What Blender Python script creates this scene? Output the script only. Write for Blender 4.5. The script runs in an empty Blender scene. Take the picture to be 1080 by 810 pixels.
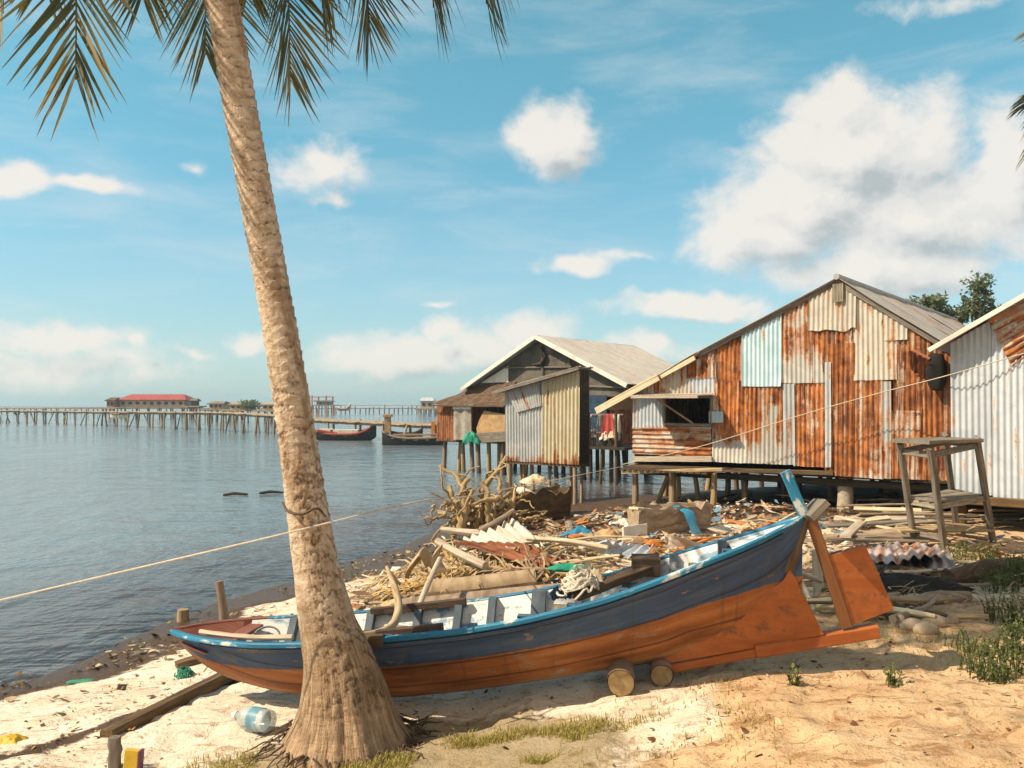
import bpy, math, random
import numpy as np
from mathutils import Vector, Matrix, noise as mnoise

random.seed(7); RNG = np.random.default_rng(7)
PI = math.pi
R = math.radians
SC = bpy.context.scene
EXPOSURE = 0.58; SUN_E = 4.8; SKY_E = .1; CLOUD = 7.6
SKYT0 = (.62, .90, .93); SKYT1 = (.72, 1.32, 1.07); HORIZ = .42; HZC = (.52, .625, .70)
SEA0 = (.135, .175, .205); SEA1 = (.175, .215, .245)
SIDEA = 60
SIDEA = -40
COL = SC.collection

# ------------------------------------------------------------------ camera geometry
CAM = np.array([0.0, 0.0, 2.3]); FPX = 900.0; HOR = 424.0; CX = 540.0; CY = 405.0
def at(px, py, Y):
    """world point seen at photo pixel (px, py) whose distance into the scene is Y"""
    return np.array([(px - CX) / FPX * Y, Y, CAM[2] - (py - HOR) / FPX * Y])

# ------------------------------------------------------------------ numpy value noise
_PERM = RNG.permutation(4096); _VAL = RNG.random(4096)
def vnoise(x, y):
    x = np.asarray(x, float); y = np.asarray(y, float)
    xi = np.floor(x).astype(int); yi = np.floor(y).astype(int)
    fx = x - xi; fy = y - yi
    fx = fx * fx * (3 - 2 * fx); fy = fy * fy * (3 - 2 * fy)
    def hsh(a, b): return _VAL[_PERM[(a + _PERM[b & 4095]) & 4095]]
    a = hsh(xi, yi); b = hsh(xi + 1, yi); c = hsh(xi, yi + 1); d = hsh(xi + 1, yi + 1)
    return (a + (b - a) * fx) * (1 - fy) + (c + (d - c) * fx) * fy
def fbm(x, y, o=4):
    s = 0; a = .5; t = 0
    for k in range(o):
        s = s + a * vnoise(np.asarray(x) * 2 ** k + 17.3 * k, np.asarray(y) * 2 ** k + 9.1 * k); t += a; a *= .5
    return s / t

# ------------------------------------------------------------------ terrain
SHORE = np.array([(-60, -40), (-12, -1), (-8, 3.4), (-5.2, 6.3), (-4.39, 7.3), (-3.95, 8.1), (-3.54, 9.4), (-3, 10.8), (-2.33, 12.3),
                  (-1.69, 13.8), (-1.08, 16.2), (0, 18.4), (1.35, 19.9), (2.8, 20.8), (8, 23.5), (20, 27), (90, 40)], float)
def shore_dist(x, y):
    x = np.asarray(x, float); y = np.asarray(y, float)
    best = np.full(x.shape, 1e9); sgn = np.ones(x.shape)
    for (ax, ay), (bx, by) in zip(SHORE[:-1], SHORE[1:]):
        dx, dy = bx - ax, by - ay
        t = np.clip(((x - ax) * dx + (y - ay) * dy) / (dx * dx + dy * dy), 0, 1)
        d = np.hypot(x - ax - t * dx, y - ay - t * dy)
        cr = (x - ax) * dy - (y - ay) * dx
        m = d < best - 1e-9
        best = np.where(m, d, best); sgn = np.where(m, np.where(cr > 0, 1, -1), sgn)
    return best * sgn
def sstep(a, b, x):
    t = np.clip((np.asarray(x, float) - a) / (b - a), 0, 1); return t * t * (3 - 2 * t)
def hgt(x, y, detail=True):
    x = np.asarray(x, float); y = np.asarray(y, float)
    s = shore_dist(x, y) + (fbm(x * .9, y * .9, 3) - .5) * .5
    h = np.interp(s, [-60, -8, -1, 0, 1, 2, 3, 4.5, 7, 12, 40], [-5, -.9, -.12, 0, .09, .26, .42, .5, .56, .6, .8])
    h = h + .135 * np.clip(x, -.4, 1.4) * (1 - sstep(6.5, 9.5, y)) * sstep(-3, 1, y)
    h = h + .22 * np.exp(-((x - .2) / 1.3) ** 2 - ((y - 9.2) / 1.3) ** 2)
    if detail:
        k = sstep(.5, 2.5, s)
        h = h + k * ((fbm(x * 1.3, y * 1.3, 3) - .5) * .05 - .022 * sstep(.60, .66, fbm(x * 5.2 + 11, y * 5.2, 2)) * sstep(8, 6, y) + (fbm(x * 8, y * 8, 4) - .5) * .034)
        # footprints and scuffs in the loose sand
        q = fbm(x * 3.1 + 40, y * 3.1 + 7, 2)
        h = h - k * .025 * sstep(.6, .74, q)
    return h
def hz(x, y): return float(hgt(np.array([x]), np.array([y]))[0])
def G(px, py, lift=0.0):
    """where the ray through a photo pixel meets the ground"""
    dx, dz = (px - CX) / FPX, -(py - HOR) / FPX
    ts = np.linspace(2.5, 30, 1400)
    g = CAM[2] + dz * ts - hgt(dx * ts, ts) - lift
    i = int(np.argmax(g < 0))
    if i == 0: i = 1399
    t = ts[i]
    return np.array([dx * t, t, hz(dx * t, t) + lift])
def sun_vec():
    v = np.array([-.69, -.18, .70]); return v / np.linalg.norm(v)

# ------------------------------------------------------------------ mesh builder
def nrm(v):
    v = np.asarray(v, float); return v / max(np.linalg.norm(v), 1e-9)
class MB:
    def __init__(s): s.v = []; s.f = []; s.uv = []; s.fa = []; s.c = []
    def add(s, P, F, uv=None, fa=None, c=None):
        b = len(s.v); n = len(P)
        s.v.extend([tuple(map(float, p)) for p in P])
        s.f.extend([tuple(int(i) + b for i in f) for f in F])
        s.uv.extend([tuple(map(float, q)) for q in uv] if uv is not None else [(p[0], p[1], p[2]) for p in P])
        if fa is None: fa = 0.0
        s.fa.extend([float(fa)] * n if np.isscalar(fa) else list(map(float, fa)))
        if c is None: c = (1, 1, 1)
        c = np.asarray(c, float)
        s.c.extend([tuple(c)] * n if c.ndim == 1 else [tuple(q) for q in c])
        return b
    def grid(s, P, uv=None, fa=None, c=None, flip=False):
        """P[n, m, 3] -> quads"""
        n, m = P.shape[:2]
        i = np.arange(n * m).reshape(n, m)
        a, b, d, e = i[:-1, :-1].ravel(), i[1:, :-1].ravel(), i[1:, 1:].ravel(), i[:-1, 1:].ravel()
        F = np.stack([a, e, d, b] if flip else [a, b, d, e], 1)
        s.add(P.reshape(-1, 3), F, None if uv is None else uv.reshape(-1, 3), None if fa is None else (np.zeros((n, m)) + np.asarray(fa)).reshape(-1), None if c is None else np.asarray(c).reshape(-1, 3))
    def tube(s, pts, rad, n=10, cap=True, rough=0.0, seed=0, fa=None, flat=1.0, c=None):
        pts = np.asarray(pts, float); m = len(pts)
        rad = np.full(m, float(rad)) if np.isscalar(rad) else np.asarray(rad, float)
        T = np.gradient(pts, axis=0); T /= np.linalg.norm(T, axis=1)[:, None] + 1e-9
        ref = np.array([0, 0, 1.]) if abs(T[0][2]) < .9 else np.array([0, 1., 0])
        L = np.concatenate([[0], np.cumsum(np.linalg.norm(np.diff(pts, axis=0), axis=1))])
        P = np.zeros((m, n + 1, 3)); U = np.zeros((m, n + 1, 3)); th = np.linspace(0, 2 * PI, n + 1)
        off = (seed * 7.31) % 50
        A = None
        for i in range(m):
            if A is None: A = nrm(np.cross(T[i], ref))
            A = nrm(A - T[i] * np.dot(A, T[i])); B = np.cross(T[i], A)
            rr = rad[i] * np.ones(n + 1)
            if rough:
                rr = rr * (1 + rough * 2 * (fbm(np.cos(th) * 1.5 + off, np.sin(th) * 1.5 + L[i] * 2.5 / max(rad.max() * 8, .2) + off, 3) - .5))
            P[i] = pts[i] + np.cos(th)[:, None] * rr[:, None] * A + np.sin(th)[:, None] * rr[:, None] * B * flat
            U[i] = np.stack([np.full(n + 1, L[i] + off), th * rad[i] + off, np.zeros(n + 1)], 1)
        s.grid(P, U, None if fa is None else np.repeat(np.asarray(fa)[:, None], n + 1, 1), None if c is None else np.tile(np.asarray(c, float), (m * (n + 1), 1)))
        if cap:
            for i, fl in ((0, 0), (m - 1, 1)):
                ring = P[i][:-1]; cen = ring.mean(0)
                pp = np.vstack([ring, cen[None]]); uvc = np.zeros((n + 1, 3)); d = ring - cen
                uvc[:n] = np.stack([d @ A, d @ B, np.ones(n)], 1) + off; uvc[n] = (off, off, 1 + off)
                F = [((k, (k + 1) % n, n) if fl else ((k + 1) % n, k, n)) for k in range(n)]
                s.add(pp, F, uvc, None if fa is None else fa[i], c)
    def beam(s, p0, p1, w, h, up=(0, 0, 1), ch=.12, seg=4, jit=0.0, seed=0, roll=0.0, bow=0.0, fa=None, c=None):
        """chamfered timber from p0 to p1, w across, h along 'up'"""
        p0 = np.asarray(p0, float); p1 = np.asarray(p1, float); T = nrm(p1 - p0)
        up = np.asarray(up, float)
        if abs(np.dot(T, nrm(up))) > .97: up = np.array([0, 1., 0])
        A = nrm(np.cross(T, up)); B = np.cross(A, T)
        if roll: A, B = A * math.cos(roll) + B * math.sin(roll), B * math.cos(roll) - A * math.sin(roll)
        k = min(w, h) * ch; a, b = w / 2, h / 2
        prof = [(-a + k, -b), (a - k, -b), (a, -b + k), (a, b - k), (a - k, b), (-a + k, b), (-a, b - k), (-a, -b + k)]
        L = np.linalg.norm(p1 - p0); rs = np.random.default_rng(int(seed * 131 + 5) & 0xffffff); off = rs.random() * 40
        P = np.zeros((seg + 1, 9, 3)); U = np.zeros((seg + 1, 9, 3))
        for i in range(seg + 1):
            t = i / seg; ce = p0 + (p1 - p0) * t + B * bow * 4 * t * (1 - t)
            if jit and 0 < i < seg: ce = ce + A * rs.normal() * jit + B * rs.normal() * jit * .5
            sc = 1 + (rs.normal() * jit * 3 if jit else 0); per = 0
            for j in range(9):
                x, y = prof[j % 8]
                if j: per += math.hypot(x - prof[(j - 1) % 8][0], y - prof[(j - 1) % 8][1])
                P[i, j] = ce + A * x * sc + B * y * sc; U[i, j] = (t * L + off, per + off, 0)
        s.grid(P, U, None if fa is None else np.full((seg + 1, 9), fa), None if c is None else np.tile(np.asarray(c, float), ((seg + 1) * 9, 1)))
        for i, fl in ((0, 0), (seg, 1)):
            s.add(P[i][:8], [tuple(range(8)) if fl else tuple(range(7, -1, -1))], [(off, q[0] * 3 + off, q[1] * 3) for q in prof], fa, c)
    def box(s, c0, sx, sy, sz, rz=0, fa=None, c=None):
        c0 = np.asarray(c0, float); d = np.array([math.cos(rz), math.sin(rz), 0]) * sx / 2
        s.beam(c0 - d, c0 + d, sy, sz, ch=.06, seg=1, fa=fa, c=c)
    def prism(s, pts, thick, nvec, uvs=None, fa=None, c=None):
        """flat polygon given real thickness along nvec"""
        pts = np.asarray(pts, float); nv = nrm(nvec) * thick / 2; n = len(pts)
        s.add(pts + nv, [tuple(range(n))], fa=fa, c=c); s.add(pts - nv, [tuple(range(n - 1, -1, -1))], fa=fa, c=c)
        for i in range(n):
            j = (i + 1) % n
            s.add([pts[i] - nv, pts[j] - nv, pts[j] + nv, pts[i] + nv], [(0, 1, 2, 3)], fa=fa, c=c)
    def build(s, name, mat, parent=None, smooth=None, origin=None, kind=None):
        V = np.array(s.v, float).reshape(-1, 3)
        if parent is not None:
            p = parent; chain = []
            M = Matrix.Identity(4)
            while p is not None:
                chain.append(p); p = p.parent
            for p in reversed(chain):
                M = M @ (Matrix.Translation(p.location) @ p.rotation_euler.to_matrix().to_4x4())
            I = np.array(M.inverted())
            V = V @ I[:3, :3].T + I[:3, 3]; loc = (0, 0, 0)
        else:
            if origin is None:
                origin = np.array([(V[:, 0].min() + V[:, 0].max()) / 2, (V[:, 1].min() + V[:, 1].max()) / 2, V[:, 2].min()])
            V = V - np.asarray(origin); loc = tuple(float(q) for q in origin)
        me = bpy.data.meshes.new(name); me.from_pydata(V.tolist(), [], s.f); me.update()
        a = me.attributes.new('guv', 'FLOAT_VECTOR', 'POINT'); a.data.foreach_set('vector', np.array(s.uv, np.float32).ravel())
        a = me.attributes.new('fac', 'FLOAT', 'POINT'); a.data.foreach_set('value', np.array(s.fa, np.float32))
        a = me.attributes.new('tint', 'FLOAT_COLOR', 'POINT')
        c4 = np.ones((len(s.c), 4), np.float32); c4[:, :3] = np.array(s.c, np.float32); a.data.foreach_set('color', c4.ravel())
        o = bpy.data.objects.new(name, me); COL.objects.link(o); o.location = loc
        if parent is not None: o.parent = parent
        me.materials.append(M_[mat] if isinstance(mat, str) else mat)
        if smooth is not None:
            me.polygons.foreach_set('use_smooth', [True] * len(me.polygons))
            if smooth < 180: me.set_sharp_from_angle(angle=R(smooth))
        if kind: o['kind'] = kind
        return o

def tag(o, label=None, cat=None, group=None, kind=None):
    if label: o['label'] = label
    if cat: o['category'] = cat
    if group: o['group'] = group
    if kind: o['kind'] = kind
    return o
def thing(name, label, cat, loc=(0, 0, 0), rotz=0, group=None):
    o = bpy.data.objects.new(name, None); COL.objects.link(o)
    o.location = tuple(float(q) for q in loc); o.rotation_euler = (0, 0, rotz); o.empty_display_size = .2
    return tag(o, label, cat, group)

# ------------------------------------------------------------------ materials
M_ = {}
class NB:
    def __init__(s, tree): s.t = tree
    def n(s, typ, ins=None, **props):
        nd = s.t.nodes.new(typ)
        for k, v in props.items(): setattr(nd, k, v)
        for k, v in (ins or {}).items(): s.set(nd.inputs[k], v)
        return nd
    def set(s, sock, v):
        if isinstance(v, bpy.types.NodeSocket): s.t.links.new(v, sock)
        else:
            if sock.type == 'RGBA' and hasattr(v, '__len__') and len(v) == 3: v = (*v, 1)
            sock.default_value = v
    def noise(s, vec, scale, detail=4, rough=.55, dist=0.0, out='Fac'):
        return s.n('ShaderNodeTexNoise', {'Vector': vec, 'Scale': scale, 'Detail': detail, 'Roughness': rough, 'Distortion': dist}).outputs[out]
    def vscale(s, vec, sx, sy, sz):
        return s.n('ShaderNodeVectorMath', {0: vec, 1: (sx, sy, sz)}, operation='MULTIPLY').outputs[0]
    def vadd(s, a, b): return s.n('ShaderNodeVectorMath', {0: a, 1: b}, operation='ADD').outputs[0]
    def m(s, op, a, b=0.0, c=0.0, clamp=False):
        return s.n('ShaderNodeMath', {0: a, 1: b, 2: c}, operation=op, use_clamp=clamp).outputs[0]
    def ss(s, x, a, b, lo=0.0, hi=1.0):
        return s.n('ShaderNodeMapRange', {0: x, 1: a, 2: b, 3: lo, 4: hi}, interpolation_type='SMOOTHSTEP').outputs[0]
    def lin(s, x, a, b, lo=0.0, hi=1.0):
        return s.n('ShaderNodeMapRange', {0: x, 1: a, 2: b, 3: lo, 4: hi}).outputs[0]
    def mix(s, f, a, b, blend='MIX'):
        nd = s.t.nodes.new('ShaderNodeMix'); nd.data_type = 'RGBA'; nd.blend_type = blend
        s.set(nd.inputs[0], f); s.set(nd.inputs[6], a); s.set(nd.inputs[7], b); return nd.outputs[2]
    def ramp(s, f, stops, interp='LINEAR'):
        nd = s.n('ShaderNodeValToRGB', {0: f}); cr = nd.color_ramp; cr.interpolation = interp
        while len(cr.elements) < len(stops): cr.elements.new(.5)
        for e, (p, c) in zip(cr.elements, stops): e.position = p; e.color = (*c, 1)
        return nd.outputs[0]
    def attr(s, name, out='Vector'): return s.n('ShaderNodeAttribute', attribute_name=name).outputs[out]
    def bump(s, h, strength=.5, dist=.01, normal=None):
        ins = {'Height': h, 'Strength': strength, 'Distance': dist}
        if normal is not None: ins['Normal'] = normal
        return s.n('ShaderNodeBump', ins).outputs[0]
    def obj(s): return s.n('ShaderNodeTexCoord').outputs['Object']
    def rnd(s): return s.n('ShaderNodeObjectInfo').outputs['Random']
    def hsv(s, c, h=.5, sa=1.0, v=1.0): return s.n('ShaderNodeHueSaturation', {'Hue': h, 'Saturation': sa, 'Value': v, 'Color': c}).outputs[0]
def mat(name, fn):
    m = bpy.data.materials.new(name); m.use_nodes = True; t = m.node_tree; t.nodes.clear()
    b = NB(t); out = t.nodes.new('ShaderNodeOutputMaterial'); sh = fn(b)
    t.links.new(sh, out.inputs[0]); M_[name] = m; return m
def princ(b, col, rough=.8, normal=None, metal=0.0, spec=.3, **kw):
    ins = {'Base Color': col, 'Roughness': rough, 'Metallic': metal, 'Specular IOR Level': spec}
    if normal is not None: ins['Normal'] = normal
    ins.update(kw)
    return b.n('ShaderNodeBsdfPrincipled', ins).outputs[0]

def wood(name, dark, mid, light, rough=.85, gs=(2.2, 26), bs=.5, dirt=.35):
    def f(b):
        g = b.attr('guv'); r = b.rnd()
        v = b.vscale(g, gs[0], gs[1], gs[1])
        n1 = b.noise(v, 1.0, 6, .65, .4); n2 = b.noise(g, 5.0, 4, .6)
        c = b.ramp(n1, [(.28, dark), (.5, mid), (.72, light)])
        c = b.mix(b.ss(n2, .45, .72, 0, dirt), c, dark)
        c = b.hsv(c, b.lin(r, 0, 1, .49, .515), b.lin(r, 0, 1, .8, 1.15), b.lin(r, 0, 1, .75, 1.25))
        return princ(b, c, rough, b.bump(n1, bs, .006))
    mat(name, f)
wood('driftwood', (.13, .085, .05), (.34, .25, .165), (.50, .40, .28))
wood('grey_wood', (.06, .05, .042), (.19, .16, .13), (.32, .28, .23))
wood('brown_wood', (.035, .021, .013), (.095, .058, .034), (.17, .11, .066))
wood('dark_wood', (.016, .012, .009), (.042, .031, .022), (.08, .06, .044))
wood('pale_wood', (.28, .21, .14), (.52, .43, .31), (.68, .59, .45))
wood('post_wood', (.10, .065, .038), (.30, .21, .125), (.46, .34, .22), gs=(1.4, 20))
wood('palm_log', (.14, .095, .06), (.30, .215, .145), (.42, .32, .22), gs=(9, 3))
wood('log_end', (.10, .062, .034), (.21, .14, .08), (.32, .225, .14), gs=(14, 14))
wood('frond_dry', (.13, .075, .03), (.38, .24, .11), (.56, .40, .20), gs=(2, 12))
wood('roof_tile', (.03, .02, .015), (.10, .06, .04), (.18, .115, .08), gs=(8, 8))
wood('red_roof', (.22, .03, .02), (.38, .055, .04), (.46, .09, .06), gs=(3, 3))

def sheet(name, base, base2, rcol=((.055, .022, .013), (.20, .066, .023), (.47, .175, .05)), metal=.0, rough=.6, streak=(9, 9, .7)):
    """corrugated iron: the 'fac' attribute says how far rust has eaten each place"""
    def f(b):
        o = b.obj(); r = b.rnd(); off = b.n('ShaderNodeCombineXYZ', {0: b.m('MULTIPLY', r, 37.0), 1: b.m('MULTIPLY', r, 11.0), 2: b.m('MULTIPLY', r, 23.0)}).outputs[0]
        o2 = b.vadd(o, off); g = b.vadd(b.attr('guv'), off)
        st = b.noise(b.vscale(g, *streak), 1.0, 5, .6); bl = b.noise(g, 3.2, 6, .62, .5); fine = b.noise(g, 38, 3, .6)
        fac = b.attr('fac', 'Fac')
        x = b.m('ADD', b.m('MULTIPLY', fac, 1.02), b.m('MULTIPLY', b.m('SUBTRACT', st, .5), 1.7)); x = b.m('ADD', x, b.m('MULTIPLY', b.m('SUBTRACT', bl, .5), 1.1))
        x = b.m('ADD', x, b.m('MULTIPLY', b.m('SUBTRACT', fine, .5), .3))
        ru = b.ss(x, .40, .60)
        bc = b.mix(b.ss(bl, .35, .65), base, base2)
        bc = b.mix(b.ss(st, .52, .75, 0, .35), bc, (.26, .2, .15))
        n3 = b.noise(g, 5.5, 6, .68, .4); st2 = b.noise(b.vscale(g, 17, 17, .8), 1.0, 5, .65, .3)
        y = b.m('ADD', b.m('MULTIPLY', n3, .45), b.m('MULTIPLY', st2, .55))
        crest = b.ss(b.noise(b.vscale(g, 24, 24, .5), 1.0, 3, .6), .57, .66, 0, .7)
        ru = b.m('MULTIPLY', ru, b.m('SUBTRACT', 1.0, b.m('MULTIPLY', crest, b.ss(bl, .42, .6))))
        rc = b.ramp(y, [(.38, rcol[0]), (.47, rcol[1]), (.58, rcol[2])])
        # thin orange bloom where rust meets metal
        edge = b.m('MULTIPLY', b.ss(x, .33, .47), b.m('SUBTRACT', 1.0, ru))
        c = b.mix(b.m('MULTIPLY', edge, .75), bc, (.50, .22, .07)); c = b.mix(ru, c, rc)
        c = b.hsv(c, .5, 1.0, b.lin(r, 0, 1, .85, 1.12))
        rg = b.lin(ru, 0, 1, rough, .92)
        return princ(b, c, rg, b.bump(fine, .25, .003), metal=b.m('MULTIPLY', b.m('SUBTRACT', 1.0, ru), metal), spec=.35)
    mat(name, f)
sheet('iron_rust', (.40, .40, .38), (.52, .50, .46))
sheet('iron_cream', (.40, .375, .33), (.48, .45, .395))
sheet('iron_grey', (.36, .41, .47), (.46, .50, .55))
sheet('iron_blue', (.33, .47, .54), (.42, .56, .62))
sheet('iron_yellow', (.50, .44, .29), (.56, .52, .40))
sheet('iron_slate', (.33, .36, .38), (.43, .45, .46))
sheet('iron_roof', (.30, .30, .30), (.40, .39, .37))
sheet('iron_pale', (.47, .43, .37), (.55, .51, .45))
sheet('iron_brown', (.22, .075, .035), (.27, .10, .05), ((.06, .022, .012), (.15, .05, .022), (.26, .10, .045)))
sheet('iron_dull', (.34, .325, .31), (.41, .395, .375))
sheet('iron_mauve', (.33, .29, .31), (.41, .38, .39))

def plain(name, col, rough=.7, var=.25, nscale=12, bs=.2, bd=.005, spec=.3, tint=False, dirt=None):
    def f(b):
        o = b.obj(); n1 = b.noise(o, nscale, 5, .6)
        c = b.attr('tint', 'Color') if tint else b.mix(0, col, col)
        if tint: c = b.mix(1.0, c, col, 'MULTIPLY')
        c = b.hsv(c, .5, 1.0, b.lin(n1, .3, .7, 1 - var, 1 + var))
        if dirt: c = b.mix(b.ss(b.noise(o, nscale * .35, 6, .65), .48, .66, 0, dirt[1]), c, dirt[0])
        return princ(b, c, rough, b.bump(n1, bs, bd), spec=spec)
    mat(name, f)
plain('rope', (.52, .46, .38), .9, .2, 60)
plain('green_rope', (.04, .22, .15), .8, .3, 40)
plain('white_cloth', (.66, .62, .55), .9, .15, 9, dirt=((.3, .24, .17), .5))
plain('cream_cloth', (.58, .48, .33), .9, .2, 9, dirt=((.24, .17, .1), .5))
plain('red_cloth', (.38, .06, .05), .9, .2, 9)
plain('blue_cloth', (.03, .20, .36), .8, .3, 9, dirt=((.12, .16, .18), .4))
plain('green_cloth', (.02, .26, .17), .6, .25, 12)
plain('grey_cloth', (.30, .27, .23), .9, .2, 7, dirt=((.12, .09, .06), .5))
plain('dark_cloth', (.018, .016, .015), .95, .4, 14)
plain('tan_bag', (.40, .25, .12), .6, .25, 9, dirt=((.2, .11, .04), .5))
plain('orange_bag', (.52, .17, .03), .6, .25, 9)
plain('white_board', (.68, .65, .60), .6, .12, 6, dirt=((.35, .29, .22), .4))
plain('dark_blue', (.018, .045, .085), .7, .4, 6)
plain('black_hull', (.014, .014, .016), .6, .4, 8)
plain('red_hull', (.32, .06, .03), .6, .3, 8)
plain('teal_paint', (.10, .34, .36), .7, .25, 8)
plain('rose_paint', (.40, .16, .15), .8, .2, 5)
plain('far_wall', (.44, .36, .27), .8, .25, 3)
plain('far_window', (.03, .03, .035), .3, .3, 3)
plain('stone', (.36, .28, .20), .9, .3, 9, .6, .01)
plain('concrete', (.36, .30, .23), .9, .3, 12, .5, .006)
plain('yellow_plastic', (.52, .34, .03), .5, .15, 20)
plain('purple_print', (.10, .03, .09), .5, .2, 20)
plain('litter', (1, 1, 1), .8, .3, 30, tint=True)
plain('wrack', (1, 1, 1), .85, .35, 30, tint=True)
plain('metal_wire', (.2, .19, .18), .5, .2, 20)
plain('gable_ply', (.115, .10, .085), .9, .45, 2.2, dirt=((.03, .026, .022), .8))

def leafmat(name, c1, c2, tr=.35, yellow=None):
    def f(b):
        r = b.attr('fac', 'Fac'); n1 = b.noise(b.obj(), 1.2, 4, .6)
        c = b.mix(r, c1, c2)
        if yellow: c = b.mix(b.ss(b.m('ADD', b.m('MULTIPLY', n1, .8), b.m('MULTIPLY', r, .35)), .54, .76), c, yellow)
        d = princ(b, c, .55, spec=.35); t = b.n('ShaderNodeBsdfTranslucent', {'Color': b.hsv(c, .5, 1.05, 1.3)}).outputs[0]
        return b.n('ShaderNodeMixShader', {0: tr, 1: d, 2: t}).outputs[0]
    mat(name, f)
leafmat('palm_leaf', (.05, .062, .03), (.13, .13, .055), .38, (.26, .19, .055))
leafmat('tree_leaf', (.10, .125, .065), (.19, .22, .11), .45)
leafmat('weed_leaf', (.07, .105, .03), (.21, .22, .075), .35)
leafmat('grass_leaf', (.19, .20, .045), (.46, .37, .12), .35)
leafmat('husk_leaf', (.38, .27, .14), (.56, .43, .26), .2)

def hullmat(b):
    g = b.attr('guv'); fac = b.attr('fac', 'Fac')
    n1 = b.noise(b.vscale(g, 1.4, 9, 9), 1, 6, .62); n2 = b.noise(g, 14, 5, .6); n3 = b.noise(g, 2.2, 5, .6, .3)
    x = b.m('ADD', fac, b.m('MULTIPLY', b.m('SUBTRACT', n2, .5), .022))
    up = b.ss(x, -.004, .004)
    org = b.ramp(n1, [(.3, (.12, .042, .016)), (.5, (.30, .10, .028)), (.7, (.45, .185, .06))])
    org = b.mix(b.ss(n3, .55, .72, 0, .4), org, (.44, .24, .11))
    blu = b.ramp(n1, [(.3, (.020, .042, .095)), (.5, (.042, .078, .16)), (.75, (.10, .13, .19))])
    blu = b.mix(b.ss(n3, .52, .68, 0, .6), blu, (.13, .115, .105))
    n4 = b.noise(b.vscale(g, 16, 1.6, 1), 1, 5, .65); n5 = b.noise(b.vscale(g, 5, 12, 1), 1, 7, .7, .8)
    drip = b.ss(n4, .54, .70, 0, .5); org = b.mix(drip, org, (.13, .065, .035)); blu = b.mix(drip, blu, (.05, .045, .045))
    chip = b.ss(b.m('ADD', b.m('MULTIPLY', n5, .7), b.m('MULTIPLY', n3, .4)), .648, .68, 0, .75)
    c = b.mix(up, org, blu)
    # mud and sand rubbed into the lowest planks, bare grain where paint is gone
    s = b.n('ShaderNodeSeparateXYZ', {0: g}).outputs[1]
    c = b.mix(b.m('MULTIPLY', b.ss(s, .16, .0, 0, .75), b.ss(n1, .35, .6)), c, (.40, .27, .15))
    wear = b.ss(b.m('ADD', n2, b.m('MULTIPLY', n3, .6)), .96, 1.06, 0, .5)
    c = b.mix(wear, c, (.24, .18, .13)); c = b.mix(chip, c, b.mix(n2, (.16, .12, .09), (.34, .29, .24)))
    pl = b.n('ShaderNodeTexWave', {'Vector': b.n('ShaderNodeCombineXYZ', {0: s}).outputs[0], 'Scale': 1.55, 'Distortion': .4, 'Detail': 1.0}).outputs['Fac']
    seam = b.ss(pl, .0, .035)
    nm = b.bump(b.m('ADD', b.m('MULTIPLY', seam, .8), b.m('MULTIPLY', n1, .5)), .5, .006)
    return princ(b, b.mix(b.m('MULTIPLY', b.m('SUBTRACT', 1.0, seam), .6), c, (.02, .015, .012)), .62, nm, spec=.3)
mat('hull_paint', hullmat)
def paint(name, c1, c2, bare, wearlo=.52, wearhi=.66, rough=.55):
    def f(b):
        g = b.attr('guv'); n1 = b.noise(b.vscale(g, 2, 14, 14), 1, 6, .65); n2 = b.noise(g, 9, 6, .65, .4)
        c = b.mix(b.ss(n1, .35, .65), c1, c2)
        c = b.mix(b.ss(b.m('ADD', b.m('MULTIPLY', n1, .5), b.m('MULTIPLY', n2, .5)), wearlo, wearhi), c, bare)
        return princ(b, c, rough, b.bump(n1, .4, .004), spec=.35)
    mat(name, f)
paint('blue_paint', (.008, .115, .235), (.02, .19, .33), (.50, .52, .50), .535, .60)
paint('white_blue_paint', (.66, .65, .62), (.72, .71, .68), (.17, .28, .40), .49, .58)
paint('rib_shade_paint', (.05, .075, .105), (.10, .13, .165), (.5, .48, .45), .56, .66)  # paint darkened to carry the shade on the rib faces
paint('orange_paint', (.30, .08, .018), (.42, .125, .028), (.16, .06, .025), .50, .66)
paint('rust_paint', (.17, .055, .035), (.24, .085, .05), (.10, .06, .045), .55, .7)
paint('dull_paint', (.16, .065, .025), (.22, .085, .03), (.09, .05, .03), .55, .7)
# ------------------------------------------------------------------ camera, sun, sky
cd = bpy.data.cameras.new('camera'); cam = bpy.data.objects.new('camera', cd); COL.objects.link(cam)
cd.sensor_fit = 'HORIZONTAL'; cd.sensor_width = 36; cd.lens = 36 * FPX / 1080
cd.clip_start = .05; cd.clip_end = 9000
PITCH = 0.0
cam.location = tuple(CAM); cam.rotation_euler = (PI / 2, 0, 0)
cd.shift_y = (HOR - CY) / 1080.0
SC.camera = cam
SC.view_settings.view_transform = 'Standard'; SC.view_settings.look = 'None'; SC.view_settings.gamma = 1
SC.view_settings.exposure = EXPOSURE

S = sun_vec()
ld = bpy.data.lights.new('sun', 'SUN'); ld.energy = SUN_E; ld.angle = R(.5); ld.color = (1, .83, .60)
lo = bpy.data.objects.new('sun', ld); COL.objects.link(lo)
lo.rotation_euler = Vector(S).to_track_quat('Z', 'Y').to_euler()

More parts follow.
